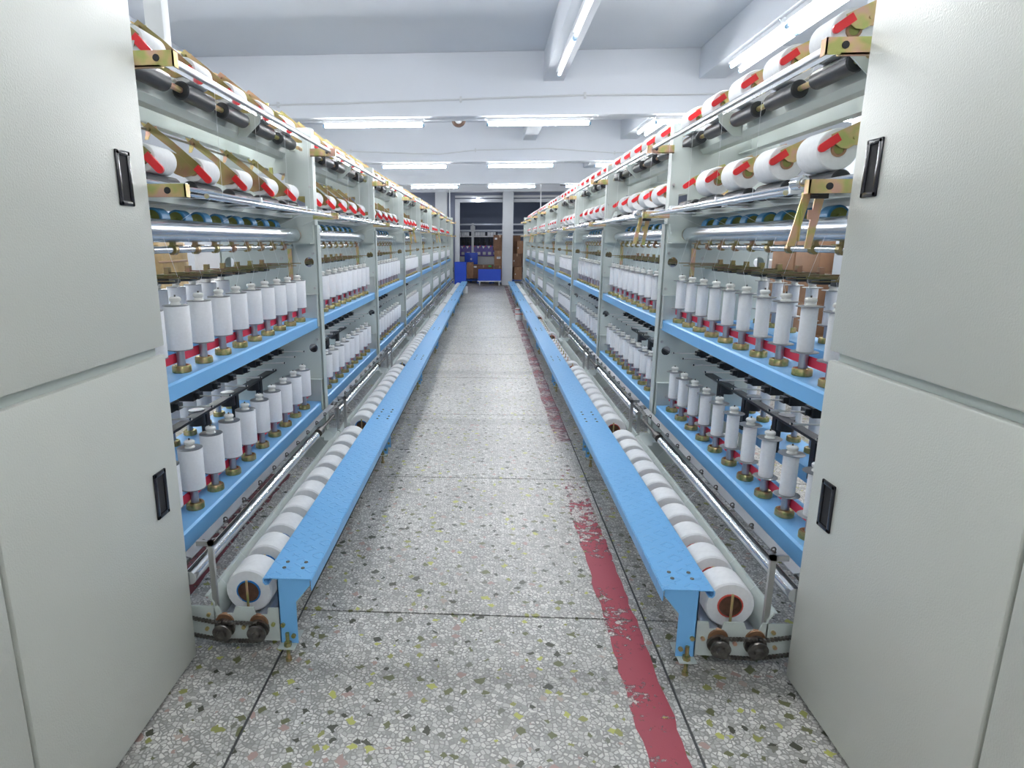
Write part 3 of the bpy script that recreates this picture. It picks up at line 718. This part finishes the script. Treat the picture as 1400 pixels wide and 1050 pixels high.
    # ---- creel behind the foot board
    K = root('feed_creel', 'low grey roller creel with %s tubes along the %s' % (('blue-rimmed', 'full-bobbin machine') if full else ('red-rimmed', 'slim-bobbin machine')), 'creel', (s * 0.83, YP[0], 0), 'feed creels')
    def KP(name, mb, m): return child(name, mb, m, K)
    yE = YP[8] + 0.10
    for b in range(8):
        ya, yb = YP[b] + (0.0 if b == 0 else -0.09), YP[b + 1] - 0.03
        for x in (0.775, 0.895): KP('carrier_roll', MB(s).cyl((x, ya, 0.095), (x, yb, 0.095), 0.030, n=18), 'shaft_steel')
        KP('tray_rail', MB(s).prism([(0.928, 0.10), (0.928, 0.188), (0.946, 0.216), (0.958, 0.216), (0.958, 0.212), (0.949, 0.212), (0.932, 0.186), (0.932, 0.10)], 'y', ya - 0.02, yb - 0.10), 'frame_paint')
        KP('inner_rail', MB(s).box(0.705, 0.710, ya, yb, 0.06, 0.13), 'frame_paint')
    KP('end_plate', MB(s).prism([(0.640, 0.058), (0.648, 0.050), (1.03, 0.050), (1.03, 0.176), (0.885 + 0.03, 0.176), (0.885 + 0.02, 0.150), (0.885 - 0.02, 0.150), (0.885 - 0.03, 0.176), (0.79, 0.176), (0.785, 0.150), (0.745, 0.150), (0.74, 0.176), (0.70, 0.176), (0.70, 0.095), (0.64, 0.085)], 'y', 1.880, 1.884).box(0.64, 1.03, 1.884, 1.94, 0.050, 0.054), 'frame_paint')
    for x in (0.775, 0.895):
        ps = KP('drive_sprocket', MB(s).lathe((x, 1.885, 0.100), (x, 1.835, 0.092), [(0, 0.036), (0.3, 0.036), (0.32, 0.022), (0.62, 0.022), (0.64, 0.033), (0.8, 0.033), (0.82, 0.016), (1.0, 0.014)], 18), 'greasy_steel')
        child('bearing_bush', MB(s).lathe((x, 1.884, 0.118), (x, 1.874, 0.118), [(0, 0.034), (1, 0.032)], 18), 'copper_bush', K, ps)['label'] = 'copper coloured bearing bush'
    for runs in (((0.775, 0.895, 0.128, 0.130), (0.775, 0.895, 0.062, 0.058)), ((0.90, 1.04, 0.125, 0.150), (0.90, 1.04, 0.062, 0.085))):
        ch = MB(s)
        for (xa, xb, za, zb) in runs:
            n_ = 12
            for i in range(n_):
                t0 = i / n_; x0 = xa + (xb - xa) * t0; x1 = xa + (xb - xa) * (t0 + 0.8 / n_); z0 = za + (zb - za) * t0
                ch.box(x0, x1, 1.853, 1.864, z0 - 0.005, z0 + 0.005)
            ch.box(xa, xb, 1.857, 1.860, min(za, zb) - 0.002, min(za, zb) + 0.002) if za == zb else ch.prism([(xa, za - 0.002), (xb, zb - 0.002), (xb, zb + 0.002), (xa, za + 0.002)], 'y', 1.857, 1.860)
        KP('drive_chain', ch, 'greasy_steel')
    for x, z in ((0.725, 0.115), (0.95, 0.145), (0.83, 0.10), (0.96, 0.09)): KP('plate_bolt', MB(s).cyl((x, 1.880, z), (x, 1.872, z), 0.007, n=8), 'gold_zinc')
    pin = MB().cyl((0, 0, 0), (0, 0, 0.165), 0.0045, n=8).mesh('divider_pin', 'gold_zinc')
    fby = [[YP[b] + 0.055 + SP * k for k in range(10)] for b in range(8)]
    for b in range(8):
        for y in fby[b]: put('divider_pin', pin, K, tuple(Vector((s * 0.828, y - 0.030, 0.085)) - K.location))
    # ---- products on the machine: spindle bobbins
    Rb = 0.0450 if full else 0.0270
    H = 0.157
    body = MB().lathe((0, 0, 0), (0, 0, H), [(0, Rb * 0.97), (0.015, Rb), (0.985, Rb), (1, Rb * 0.97)], 28).mesh('thread_bobbin', 'yarn_white')
    flg = MB().lathe((0, 0, 0), (0, 0, 0.003), [(0, 0.0445), (0.3, 0.0458), (0.7, 0.0458), (1, 0.0445)], 28).mesh('flange', 'flange_grey')
    cap = MB().lathe((0, 0, 0), (0, 0, 0.029), [(0, 0.019), (0.15, 0.0185), (0.26, 0.0150), (0.42, 0.0150), (0.50, 0.0190), (0.60, 0.0205), (0.82, 0.0200), (0.95, 0.0165), (1, 0.013)], 18).mesh('bobbin_cap', 'ceramic')
    tipm = MB().cyl((0, 0, 0.029), (0, 0, 0.036), 0.003, n=6).mesh('cap_pin', 'greasy_steel')
    def bobbin(x, y, z, label, group, first=[None]):
        if first[0] is None:
            o = put('thread_bobbin', body, None, (x, y, z)); first[0] = o
            put('flange', flg, o, (0, 0, -0.003)); put('flange', flg, o, (0, 0, H)); c = put('bobbin_cap', cap, o, (0, 0, H + 0.003)); put('cap_pin', tipm, c)
        else: o = copy_tree(first[0], (x, y, z))
        return tag(o, label, 'bobbin', group)
    first = [None]
    kind = 'full white thread bobbin' if full else 'slim white thread bobbin'
    for b in range(8):
        for k, y in enumerate(spy[b]):
            n_ = ORD[9 - k]
            for z, dk in ((D1, 'upper'), (D2, 'lower')):
                bobbin(s * XS, y, z + 0.086, '%s on %s blue shelf, %s bay from cabinet, %s spindle' % (kind, dk, ORD[b], n_), '%s bobbins on the %s shelf' % (side, dk), first)
                if b == 0: bobbin(s * XR, y, z + 0.086, '%s in the back row of the %s shelf, %s spindle from cabinet' % (kind, dk, n_), '%s bobbins in the back row' % side, first)
    # ---- feed bobbins on the creel
    def feed(Rf, Lf, rim):
        me = MB().lathe((0, 0, 0), (0, Lf, 0), [(0, 0.0425), (0, Rf * 0.94), (0.05, Rf), (0.95, Rf), (1, Rf * 0.94), (1, 0.0425)], 30, caps=False).mesh('feed_bobbin', 'yarn_wound')
        core = MB().lathe((0, -0.004, 0), (0, Lf + 0.004, 0), [(0, 0.038), (0, 0.043), (1, 0.043), (1, 0.038)], 24, caps=False).mesh('core_tube', rim)
        inn = MB().lathe((0, -0.003, 0), (0, Lf, 0), [(0, 0.0385), (0.12, 0.0375), (0.3, 0.0375)], 24, caps=False).lathe((0, 0.022, 0), (0, 0.024, 0), [(0, 0.0375), (1, 0.0375)], 24).mesh('tube_lining', 'cardboard_tube')
        return me, core, inn
    FB = {}
    for b in range(8):
        for k, y in enumerate(fby[b]):
            Rf = 0.083
            if not full: Rf = 0.083 if b < 2 else (0.057 if b in (2, 3) and k > 0 else 0.074)
            elif b >= 3: Rf = 0.079
            key = Rf
            if key not in FB: FB[key] = feed(Rf, 0.120, 'blue_rim' if full else 'red_rim')
            me, core, inn = FB[key]
            zz = 0.095 + math.sqrt((Rf + 0.0302) ** 2 - 0.06 ** 2)
            o = put('feed_bobbin', me, None, (s * 0.835, y, zz)); put('core_tube', core, o); put('tube_lining', inn, o)
            tag(o, '%swhite yarn roll with %s tube on low creel, %s bay, %s from near end' % ('' if Rf > 0.06 else 'thin ', 'blue-rimmed' if full else 'red-rimmed', ORD[b], ORD[k]), 'yarn roll', '%s yarn rolls on the creel' % ('blue-rimmed' if full else 'red-rimmed'))
    # ---- take-up packages
    Rt = 0.047 if full else 0.0675
    Lt = 0.150
    pk = MB().lathe((0, 0, 0), (0, Lt, 0), [(0, 0.024), (0, Rt * 0.55), (-0.012, Rt * 0.8), (0.0, Rt * 0.95), (0.03, Rt), (0.97, Rt), (1, Rt * 0.95), (1, 0.024)], 32, caps=False).mesh('take_up_package', 'yarn_wound')
    pc = MB().use('cardboard').lathe((0, -0.005, 0), (0, Lt + 0.005, 0), [(0, 0.017), (0, 0.025), (1, 0.025), (1, 0.017)], 18, caps=False).use('olive_metal').lathe((0, -0.003, 0), (0, 0.01, 0), [(0, 0.016), (1, 0.022)], 14).mesh('package_core')
    for z0, nm in ((1.955, 'top'), (1.597, 'lower')):
        for b in range(8):
            for k, y in enumerate(uy[b]):
                if not full and nm == 'lower' and k == 0: continue          # empty cradle at the end of each bay
                o = put('take_up_package', pk, None, (s * 1.157, y, z0 + 0.033 + Rt)); put('package_core', pc, o)
                tag(o, '%s white wound package on the %s take-up row, %s bay, %s from near end' % ('small' if full else 'large', nm, ORD[b], ORD[4 - k]), 'yarn package', '%s packages on the %s take-up row' % ('small' if full else 'large', nm))
    # ---- blue foot board segments
    yj = [1.855] + [3.90 + 2.05 * k for k in range(7)] + [17.92]
    bm_ = MB().lathe((0, 0, 0), (0, 0, 0.0035), [(0, 0.007), (0.7, 0.0065), (1, 0.004)], 8).mesh('bolt', 'greasy_steel')
    for i in range(8):
        ya, yb = yj[i], yj[i + 1] - 0.002
        where = 'full-bobbin machine' if full else 'slim-bobbin machine'
        B = root('foot_board', 'light blue tread plate foot board along the %s, %s length from the cabinet' % (where, ORD[i]), 'foot board', (s * 0.66, ya, 0), 'blue foot boards')
        top = MB(s).prism([(0.5755, 0.262), (0.5755, 0.299), (0.5795, 0.304), (0.738, 0.304), (0.742, 0.300), (0.742, 0.286), (0.734, 0.277), (0.722, 0.280), (0.723, 0.284), (0.733, 0.283), (0.738, 0.288), (0.738, 0.299), (0.734, 0.3005), (0.583, 0.3005), (0.579, 0.297), (0.579, 0.262)], 'y', ya, yb)
        child('tread_plate', top, 'tread_blue', B)
        for yy in ((ya + 0.008, yb - 0.07) if i == 0 else (ya + 0.06, yb - 0.07)):
            br = MB(s).prism([(0.636, 0.055), (0.697, 0.055), (0.697, 0.300), (0.585, 0.300), (0.585, 0.275), (0.636, 0.212)], 'y', yy, yy + 0.004)
            br.box(0.693, 0.697, yy, yy + 0.05, 0.055, 0.300).box(0.585, 0.697, yy, yy + 0.05, 0.2965, 0.3005)
            child('leg_bracket', br, 'blue_paint', B)
            child('foot_tab', MB(s).box(0.640, 0.697, yy - 0.034, yy - 0.0005, 0.052, 0.056), 'frame_paint', B)
            child('foot_bolt', MB(s).use('spindle_brass').cyl((0.667, yy - 0.017, 0.012), (0.667, yy - 0.017, 0.105), 0.0065, n=10).cyl((0.667, yy - 0.017, 0.056), (0.667, yy - 0.017, 0.070), 0.013, n=6).cyl((0.667, yy - 0.017, 0.0), (0.667, yy - 0.017, 0.012), 0.011, n=8), None, B)
            child('bracket_bolt', MB(s).cyl((0.650, yy, 0.085), (0.650, yy - 0.007, 0.085), 0.008, n=8).cyl((0.685, yy, 0.125), (0.685, yy - 0.007, 0.125), 0.008, n=8), 'spindle_brass', B)
        if i > 0: pass
        for yy in ([ya + 0.07, ya + 0.11] if i == 0 else [ya + 0.05, ya + 0.11]) + [yb - 0.05, yb - 0.11]:
            for x in (0.625, 0.69): put('bolt', bm_, B, tuple(Vector((s * x, yy, 0.304)) - B.location))
    return R
machine(-1, 'full')
machine(1, 'slim')

# ------------------------------------------------------------------ background: stock beside and behind the machines
def carton(x0, x1, y0, y1, z0, z1, label, m='cardboard', tape=True, group=None, marks=None):
    o = put('carton', MB().box(x0, x1, y0, y1, z0, z1, 0.006).mesh('carton', m)); tag(o, label, 'box', group)
    if tape:
        ym = (y0 + y1) / 2; xm = (x0 + x1) / 2
        t = MB().box(xm - 0.025, xm + 0.025, y0 - 0.0008, y1 + 0.0008, z1 - 0.09, z1 + 0.0008).box(x0 - 0.0008, x1 + 0.0008, ym - 0.025, ym + 0.025, z1 - 0.06, z1 + 0.0006)
        put('tape', t.mesh('tape', 'tape'), o)
    if marks:
        put('carton_label', MB().box(x0 + (x1 - x0) * marks[0], x0 + (x1 - x0) * marks[1], y0 - 0.0015, y0, z0 + (z1 - z0) * marks[2], z0 + (z1 - z0) * marks[3]).mesh('carton_label', 'white_card'), o)
    return o
# stacks behind the slim-bobbin machine
tiers = ['floor tier', 'second tier', 'third tier', 'fourth tier', 'top tier']
for k in range(5):
    carton(2.95, 3.35, 5.85, 6.30, 0.001 + 0.28 * k, 0.28 * (k + 1), 'brown carton in the stack seen through the slim-bobbin machine, %s, aisle column' % tiers[k], 'cardboard', group='cartons beyond the slim-bobbin machine')
    carton(2.95, 3.35, 6.33, 6.80, 0.001 + 0.28 * k, 0.28 * (k + 1), 'brown carton in the stack seen through the slim-bobbin machine, %s, rear column' % tiers[k], 'cardboard', group='cartons beyond the slim-bobbin machine')
struct(put('column', MB().box(3.02, 3.35, 5.44, 5.76, 0, CEIL, 0.01).mesh('column', 'wall_paint')))
for k in range(4):
    carton(2.9, 3.3, 4.85, 5.30, 0.001 + 0.36 * k, 0.36 * (k + 1), 'tan carton stacked nearest the cabinet beyond the slim bobbins, %s' % tiers[k], 'tape', False, 'tan cartons')
for k in range(3):
    carton(2.9, 3.4, 7.0, 7.5, 0.001 + 0.4 * k, 0.4 * (k + 1), 'pale carton standing behind the brown stack beyond slim bobbins, %s' % tiers[k], 'white_card', False, 'pale cartons')
# stacks behind the full-bobbin machine
for k in range(4):
    y0 = 5.9; z0 = 0.001 + 0.35 * k
    b = root('kraft_sack', 'crumpled kraft paper sack in the stack behind the full-bobbin machine, %s' % tiers[k], 'sack', (-3.2, y0, z0), 'kraft sacks')
    bm = bmesh.new(); bmesh.ops.create_cube(bm, size=1); bmesh.ops.subdivide_edges(bm, edges=bm.edges[:], cuts=4, use_grid_fill=True)
    for v in bm.verts:
        v.co = Vector((v.co.x * 0.42, v.co.y * 0.62, v.co.z * 0.345 + 0.1745))
        f = 1 - 0.10 * (abs(v.co.z - 0.1745) / 0.1725) ** 3; v.co.x *= f; v.co.y *= f
        if 0.01 < v.co.z < 0.34: v.co.x += random.uniform(-0.012, 0.012); v.co.y += random.uniform(-0.012, 0.012)
    me = bpy.data.meshes.new('sack_body'); bm.to_mesh(me); bm.free(); me.materials.append(MAT['kraft']); me.polygons.foreach_set('use_smooth', [True] * len(me.polygons))
    put('sack_body', me, b); put('fold_seam', MB().box(0.205, 0.217, -0.28, 0.28, 0.16, 0.18, 0.004).mesh('fold_seam', 'tape'), b)
for k in range(4):
    carton(-3.20, -2.9, 6.78, 7.35, 0.001 + 0.33 * k, 0.33 * (k + 1), 'white carton in the stack next to kraft sacks behind full bobbins, %s' % tiers[k], 'white_card', False, 'white cartons')
for k in range(5):
    carton(-3.7, -3.2, 4.6, 5.2, 0.001 + 0.47 * k, 0.47 * (k + 1), 'tall white carton stacked toward the cabinet behind full bobbins, %s' % tiers[k], 'white_card', False, 'tall white cartons')

# far end: boxes, bins, trolley and a twisting machine
carton(0.22, 0.48, 21.75, 22.3, 0.60, 1.10, 'brown carton standing on the pallet against the column', 'cardboard', marks=(0.3, 0.8, 0.45, 0.6))
carton(0.18, 0.62, 21.8, 22.35, 1.101, 1.62, 'tall brown carton topping the stack at the column', 'cardboard_dark', marks=(0.1, 0.28, 0.70, 0.82))
carton(0.22, 0.60, 21.75, 22.3, 0.12, 0.599, 'brown carton at the foot of the column stack', 'cardboard_dark')
for k, (z0, z1, xa, xb, m_) in enumerate(((0.12, 0.55, 0.90, 1.16, 'cardboard'), (0.56, 1.00, 0.84, 1.14, 'cardboard_dark'), (1.03, 1.42, 0.98, 1.20, 'cardboard'))):
    carton(xa, xb, 21.75, 22.15, z0 if k < 2 else 1.001, z1, 'brown carton stacked between column and slim-bobbin machine, %s' % tiers[k], m_, group='cartons beside the column', marks=(0.1, 0.2, 0.4, 0.5))
    carton(xb + 0.03, 1.9, 21.75, 22.25, z0 if k < 2 else 1.001, z1 + 0.0, 'brown carton in the outer stack past the column, %s' % tiers[k], 'cardboard' if k != 2 else 'cardboard_dark', group='outer cartons past the column')
carton(0.84, 1.12, 22.22, 22.6, 0.12, 1.60, 'tall dark carton standing behind the stack past the column', 'cardboard_dark', False)
carton(-0.50, 0.20, 21.85, 22.35, 0.16, 0.62, 'long brown carton with white print lying on the blue pallet', 'cardboard_dark', marks=(0.02, 0.16, 0.80, 0.92))
carton(-0.72, -0.505, 21.85, 22.35, 0.16, 0.70, 'narrow brown carton beside the long one on the pallet', 'cardboard')
for x0, lab in ((-0.8, 'blue plastic pallet under the far brown cartons'), (0.15, 'blue plastic pallet under the column stack'), (0.82, 'blue plastic pallet past the column')):
    p = root('pallet', lab, 'pallet', (x0 + 0.4, 22.0, 0), 'blue pallets')
    child('deck', MB().box(x0, x0 + (0.93 if x0 < 0 else 0.52 if x0 < 0.5 else 1.2), 21.7, 22.4, 0.09, 0.119), 'pallet_blue', p)
    wd = 0.93 if x0 < 0 else 0.52 if x0 < 0.5 else 1.2
    for f_ in (0.04, 0.5, 0.96): child('foot', MB().box(x0 + wd * f_ - 0.04, x0 + wd * f_ + 0.04, 21.7, 22.4, 0.0, 0.09), 'pallet_blue', p)
o = put('document_tag', MB().box(0.02, 0.12, 21.846, 21.849, 0.55, 0.60).mesh('document_tag', 'green_tag')); tag(o, 'green ticket stuck on the long brown carton above the trolley', 'ticket')
# blue bins
def bin_(x0, x1, y0, y1, z0, z1, label, nm='storage_bin'):
    b = root(nm, label, 'bin', ((x0 + x1) / 2, (y0 + y1) / 2, z0))
    t = 0.012
    child('shell', MB().box(x0, x1, y0, y0 + t, z0, z1).box(x0, x1, y1 - t, y1, z0, z1).box(x0, x0 + t, y0 + t, y1 - t, z0, z1).box(x1 - t, x1, y0 + t, y1 - t, z0, z1).box(x0, x1, y0, y1, z0, z0 + t), 'royal_blue', b)
    child('rim', MB().box(x0 - 0.01, x1 + 0.01, y0 - 0.01, y0, z1 - 0.03, z1).box(x0 - 0.01, x1 + 0.01, y1, y1 + 0.01, z1 - 0.03, z1).box(x0 - 0.01, x0, y0, y1, z1 - 0.03, z1).box(x1, x1 + 0.01, y0, y1, z1 - 0.03, z1), 'royal_blue', b)
    return b
bin_(-1.06, -0.69, 20.2, 20.75, 0.001, 0.76, 'tall royal blue bin at the far end of the full-bobbin foot boards')
lid = put('bin_lid', MB().box(-0.82, -0.36, 22.40, 22.46, 0.62, 1.02, 0.02).mesh('bin_lid', 'royal_blue')); tag(lid, 'royal blue panel leaning upright behind the far cartons', 'panel')
put('grip_plate', MB().lathe((-0.59, 22.40, 0.80), (-0.59, 22.394, 0.80), [(0, 0.035), (1, 0.03)], 12).mesh('grip_plate', 'conduit'), lid)
put('lid_stay', MB().box(-0.62, -0.56, 22.46, 22.50, 0.0, 0.9).mesh('lid_stay', 'pallet_blue'), lid)
tr = root('trolley_bin', 'low royal blue trolley bin on white casters in front of the cartons', 'trolley', (0.06, 20.6, 0))
child('body', MB().prism([(-0.31, 0.17), (0.42, 0.17), (0.42, 0.52), (-0.31, 0.52)], 'y', 20.45, 20.457).prism([(-0.31, 0.17), (0.42, 0.17), (0.42, 0.52), (-0.31, 0.52)], 'y', 20.843, 20.85).box(-0.31, -0.303, 20.457, 20.843, 0.17, 0.52).box(0.413, 0.42, 20.457, 20.843, 0.17, 0.52).box(-0.31, 0.42, 20.45, 20.85, 0.165, 0.172), 'royal_blue', tr)
child('chassis', MB().box(-0.33, 0.44, 20.44, 20.86, 0.135, 0.165, 0.004), 'white_plastic', tr)
for x in (-0.26, 0.37):
    for y in (20.5, 20.8):
        c_ = child('caster', MB().cyl((x - 0.014, y, 0.042), (x + 0.014, y, 0.042), 0.042, n=16), 'white_plastic', tr)
        child('fork', MB().box(x - 0.022, x + 0.022, y - 0.02, y + 0.02, 0.085, 0.135), 'conduit', tr, c_)
# purple twisting machine in the far room
t = root('twisting_machine', 'purple-fronted twisting machine with white frame across the far room', 'machine', (-0.4, 23.6, 0))
child('base_panel', MB().box(-3.0, 0.35, 23.5, 24.1, 0.0, 0.86), 'conduit', t)
child('front_panel', MB().box(-3.0, 0.35, 23.44, 23.5, 0.88, 1.26), 'purple_panel', t)
child('back_panel', MB().box(-3.0, 0.35, 23.9, 24.0, 0.86, 1.75), 'far_dark', t)
child('top_beam', MB().box(-3.0, 0.36, 23.40, 23.5, 1.56, 1.60).box(0.31, 0.36, 23.40, 23.5, 0.9, 1.6), 'white_plastic', t)
bob_m = MB().use('white_card').cyl((0, 0, 0), (0, 0, 0.13), 0.058, n=14).use('rubber').cyl((0, 0, -0.3), (0, 0, 0), 0.012, n=6).mesh('spool')
spm = MB().lathe((0, 0, 0), (0, 0, 0.22), [(0, 0.045), (0.5, 0.05), (0.55, 0.02), (1, 0.02)], 12).mesh('twist_spindle', 'rubber')
lampm = MB().cyl((0, 0, 0), (0, -0.02, 0), 0.024, n=10).mesh('red_button', 'red_dot')
plm = MB().prism([(-0.05, 0.045), (0.05, 0.045), (0.0, -0.05)], 'y', -0.012, 0).mesh('funnel_plate', 'white_plastic')
lbm = MB().box(-0.055, 0.055, -0.006, 0, -0.05, 0.05).mesh('number_plate', 'conduit')
for k in range(14):
    x = 0.22 - k * 0.195
    for nm, me, loc in (('spool', bob_m, (x, 23.45, 1.605)), ('twist_spindle', spm, (x + 0.03, 23.62, 1.27)), ('red_button', lampm, (x + 0.07, 23.44, 1.235)), ('funnel_plate', plm, (x, 23.44, 1.19)), ('number_plate', lbm, (x + 0.03, 23.44, 0.98))):
        put(nm, me, t, tuple(Vector(loc) - t.location))
    if k % 3 != 1: put('spool', bob_m, t, tuple(Vector((x - 0.08, 23.47, 1.605)) - t.location))
post = put('support_post', MB().box(-0.60, -0.52, 23.2, 23.28, 0, 2.05).box(-0.64, -0.48, 23.19, 23.29, 1.75, 1.95).mesh('support_post', 'conduit')); tag(post, 'slim grey post standing before the purple twisting machine', 'post')
# small bright bulb lamp in the far room
bl = root('bulb_lamp', 'small bright bulb lamp under the opening head at the aisle end', 'lamp', (-0.35, 21.1, 2.70))
child('holder', MB().box(-0.42, -0.20, 21.16, 21.302, 2.80, 2.83).cyl((-0.35, 21.2, 2.79), (-0.35, 21.2, 2.83), 0.03, n=12), 'white_plastic', bl)
child('bulb', MB().lathe((-0.35, 21.2, 2.66), (-0.35, 21.2, 2.79), [(0, 0.02), (0.3, 0.05), (0.7, 0.045), (1, 0.025)], 14), 'bulb_glow', bl)
# packages standing on the floor under the slim-bobbin foot board
for k, (x, y) in enumerate(((0.57, 11.50), (0.70, 11.48), (0.60, 12.3))):
    z = 0.001
    o = put('floor_package', MB().lathe((0, 0, 0), (0, 0, 0.13), [(0, 0.055), (0.04, 0.06), (0.96, 0.06), (1, 0.055)], 20).mesh('floor_package', 'yarn_wound'), None, (x, y, z))
    put('package_band', MB().lathe((0, 0, 0.10), (0, 0, 0.115), [(0, 0.0605), (1, 0.0605)], 20).mesh('package_band', 'red_rim'), o)
    tag(o, ('white yarn package with red band on floor, outermost under the slim-machine foot board', 'white yarn package with red band beside the outermost one on the floor', 'white yarn package alone on floor, farthest under the slim-machine foot board')[k], 'yarn package')
o = put('floor_package', MB().lathe((0, 0, 0), (0, 0, 0.20), [(0, 0.06), (0.04, 0.07), (0.96, 0.07), (1, 0.06)], 20).mesh('floor_package', 'yarn_wound'), None, (-0.62, 17.45, 0.001)); tag(o, 'white yarn package on floor under the last full-machine foot board', 'yarn package')
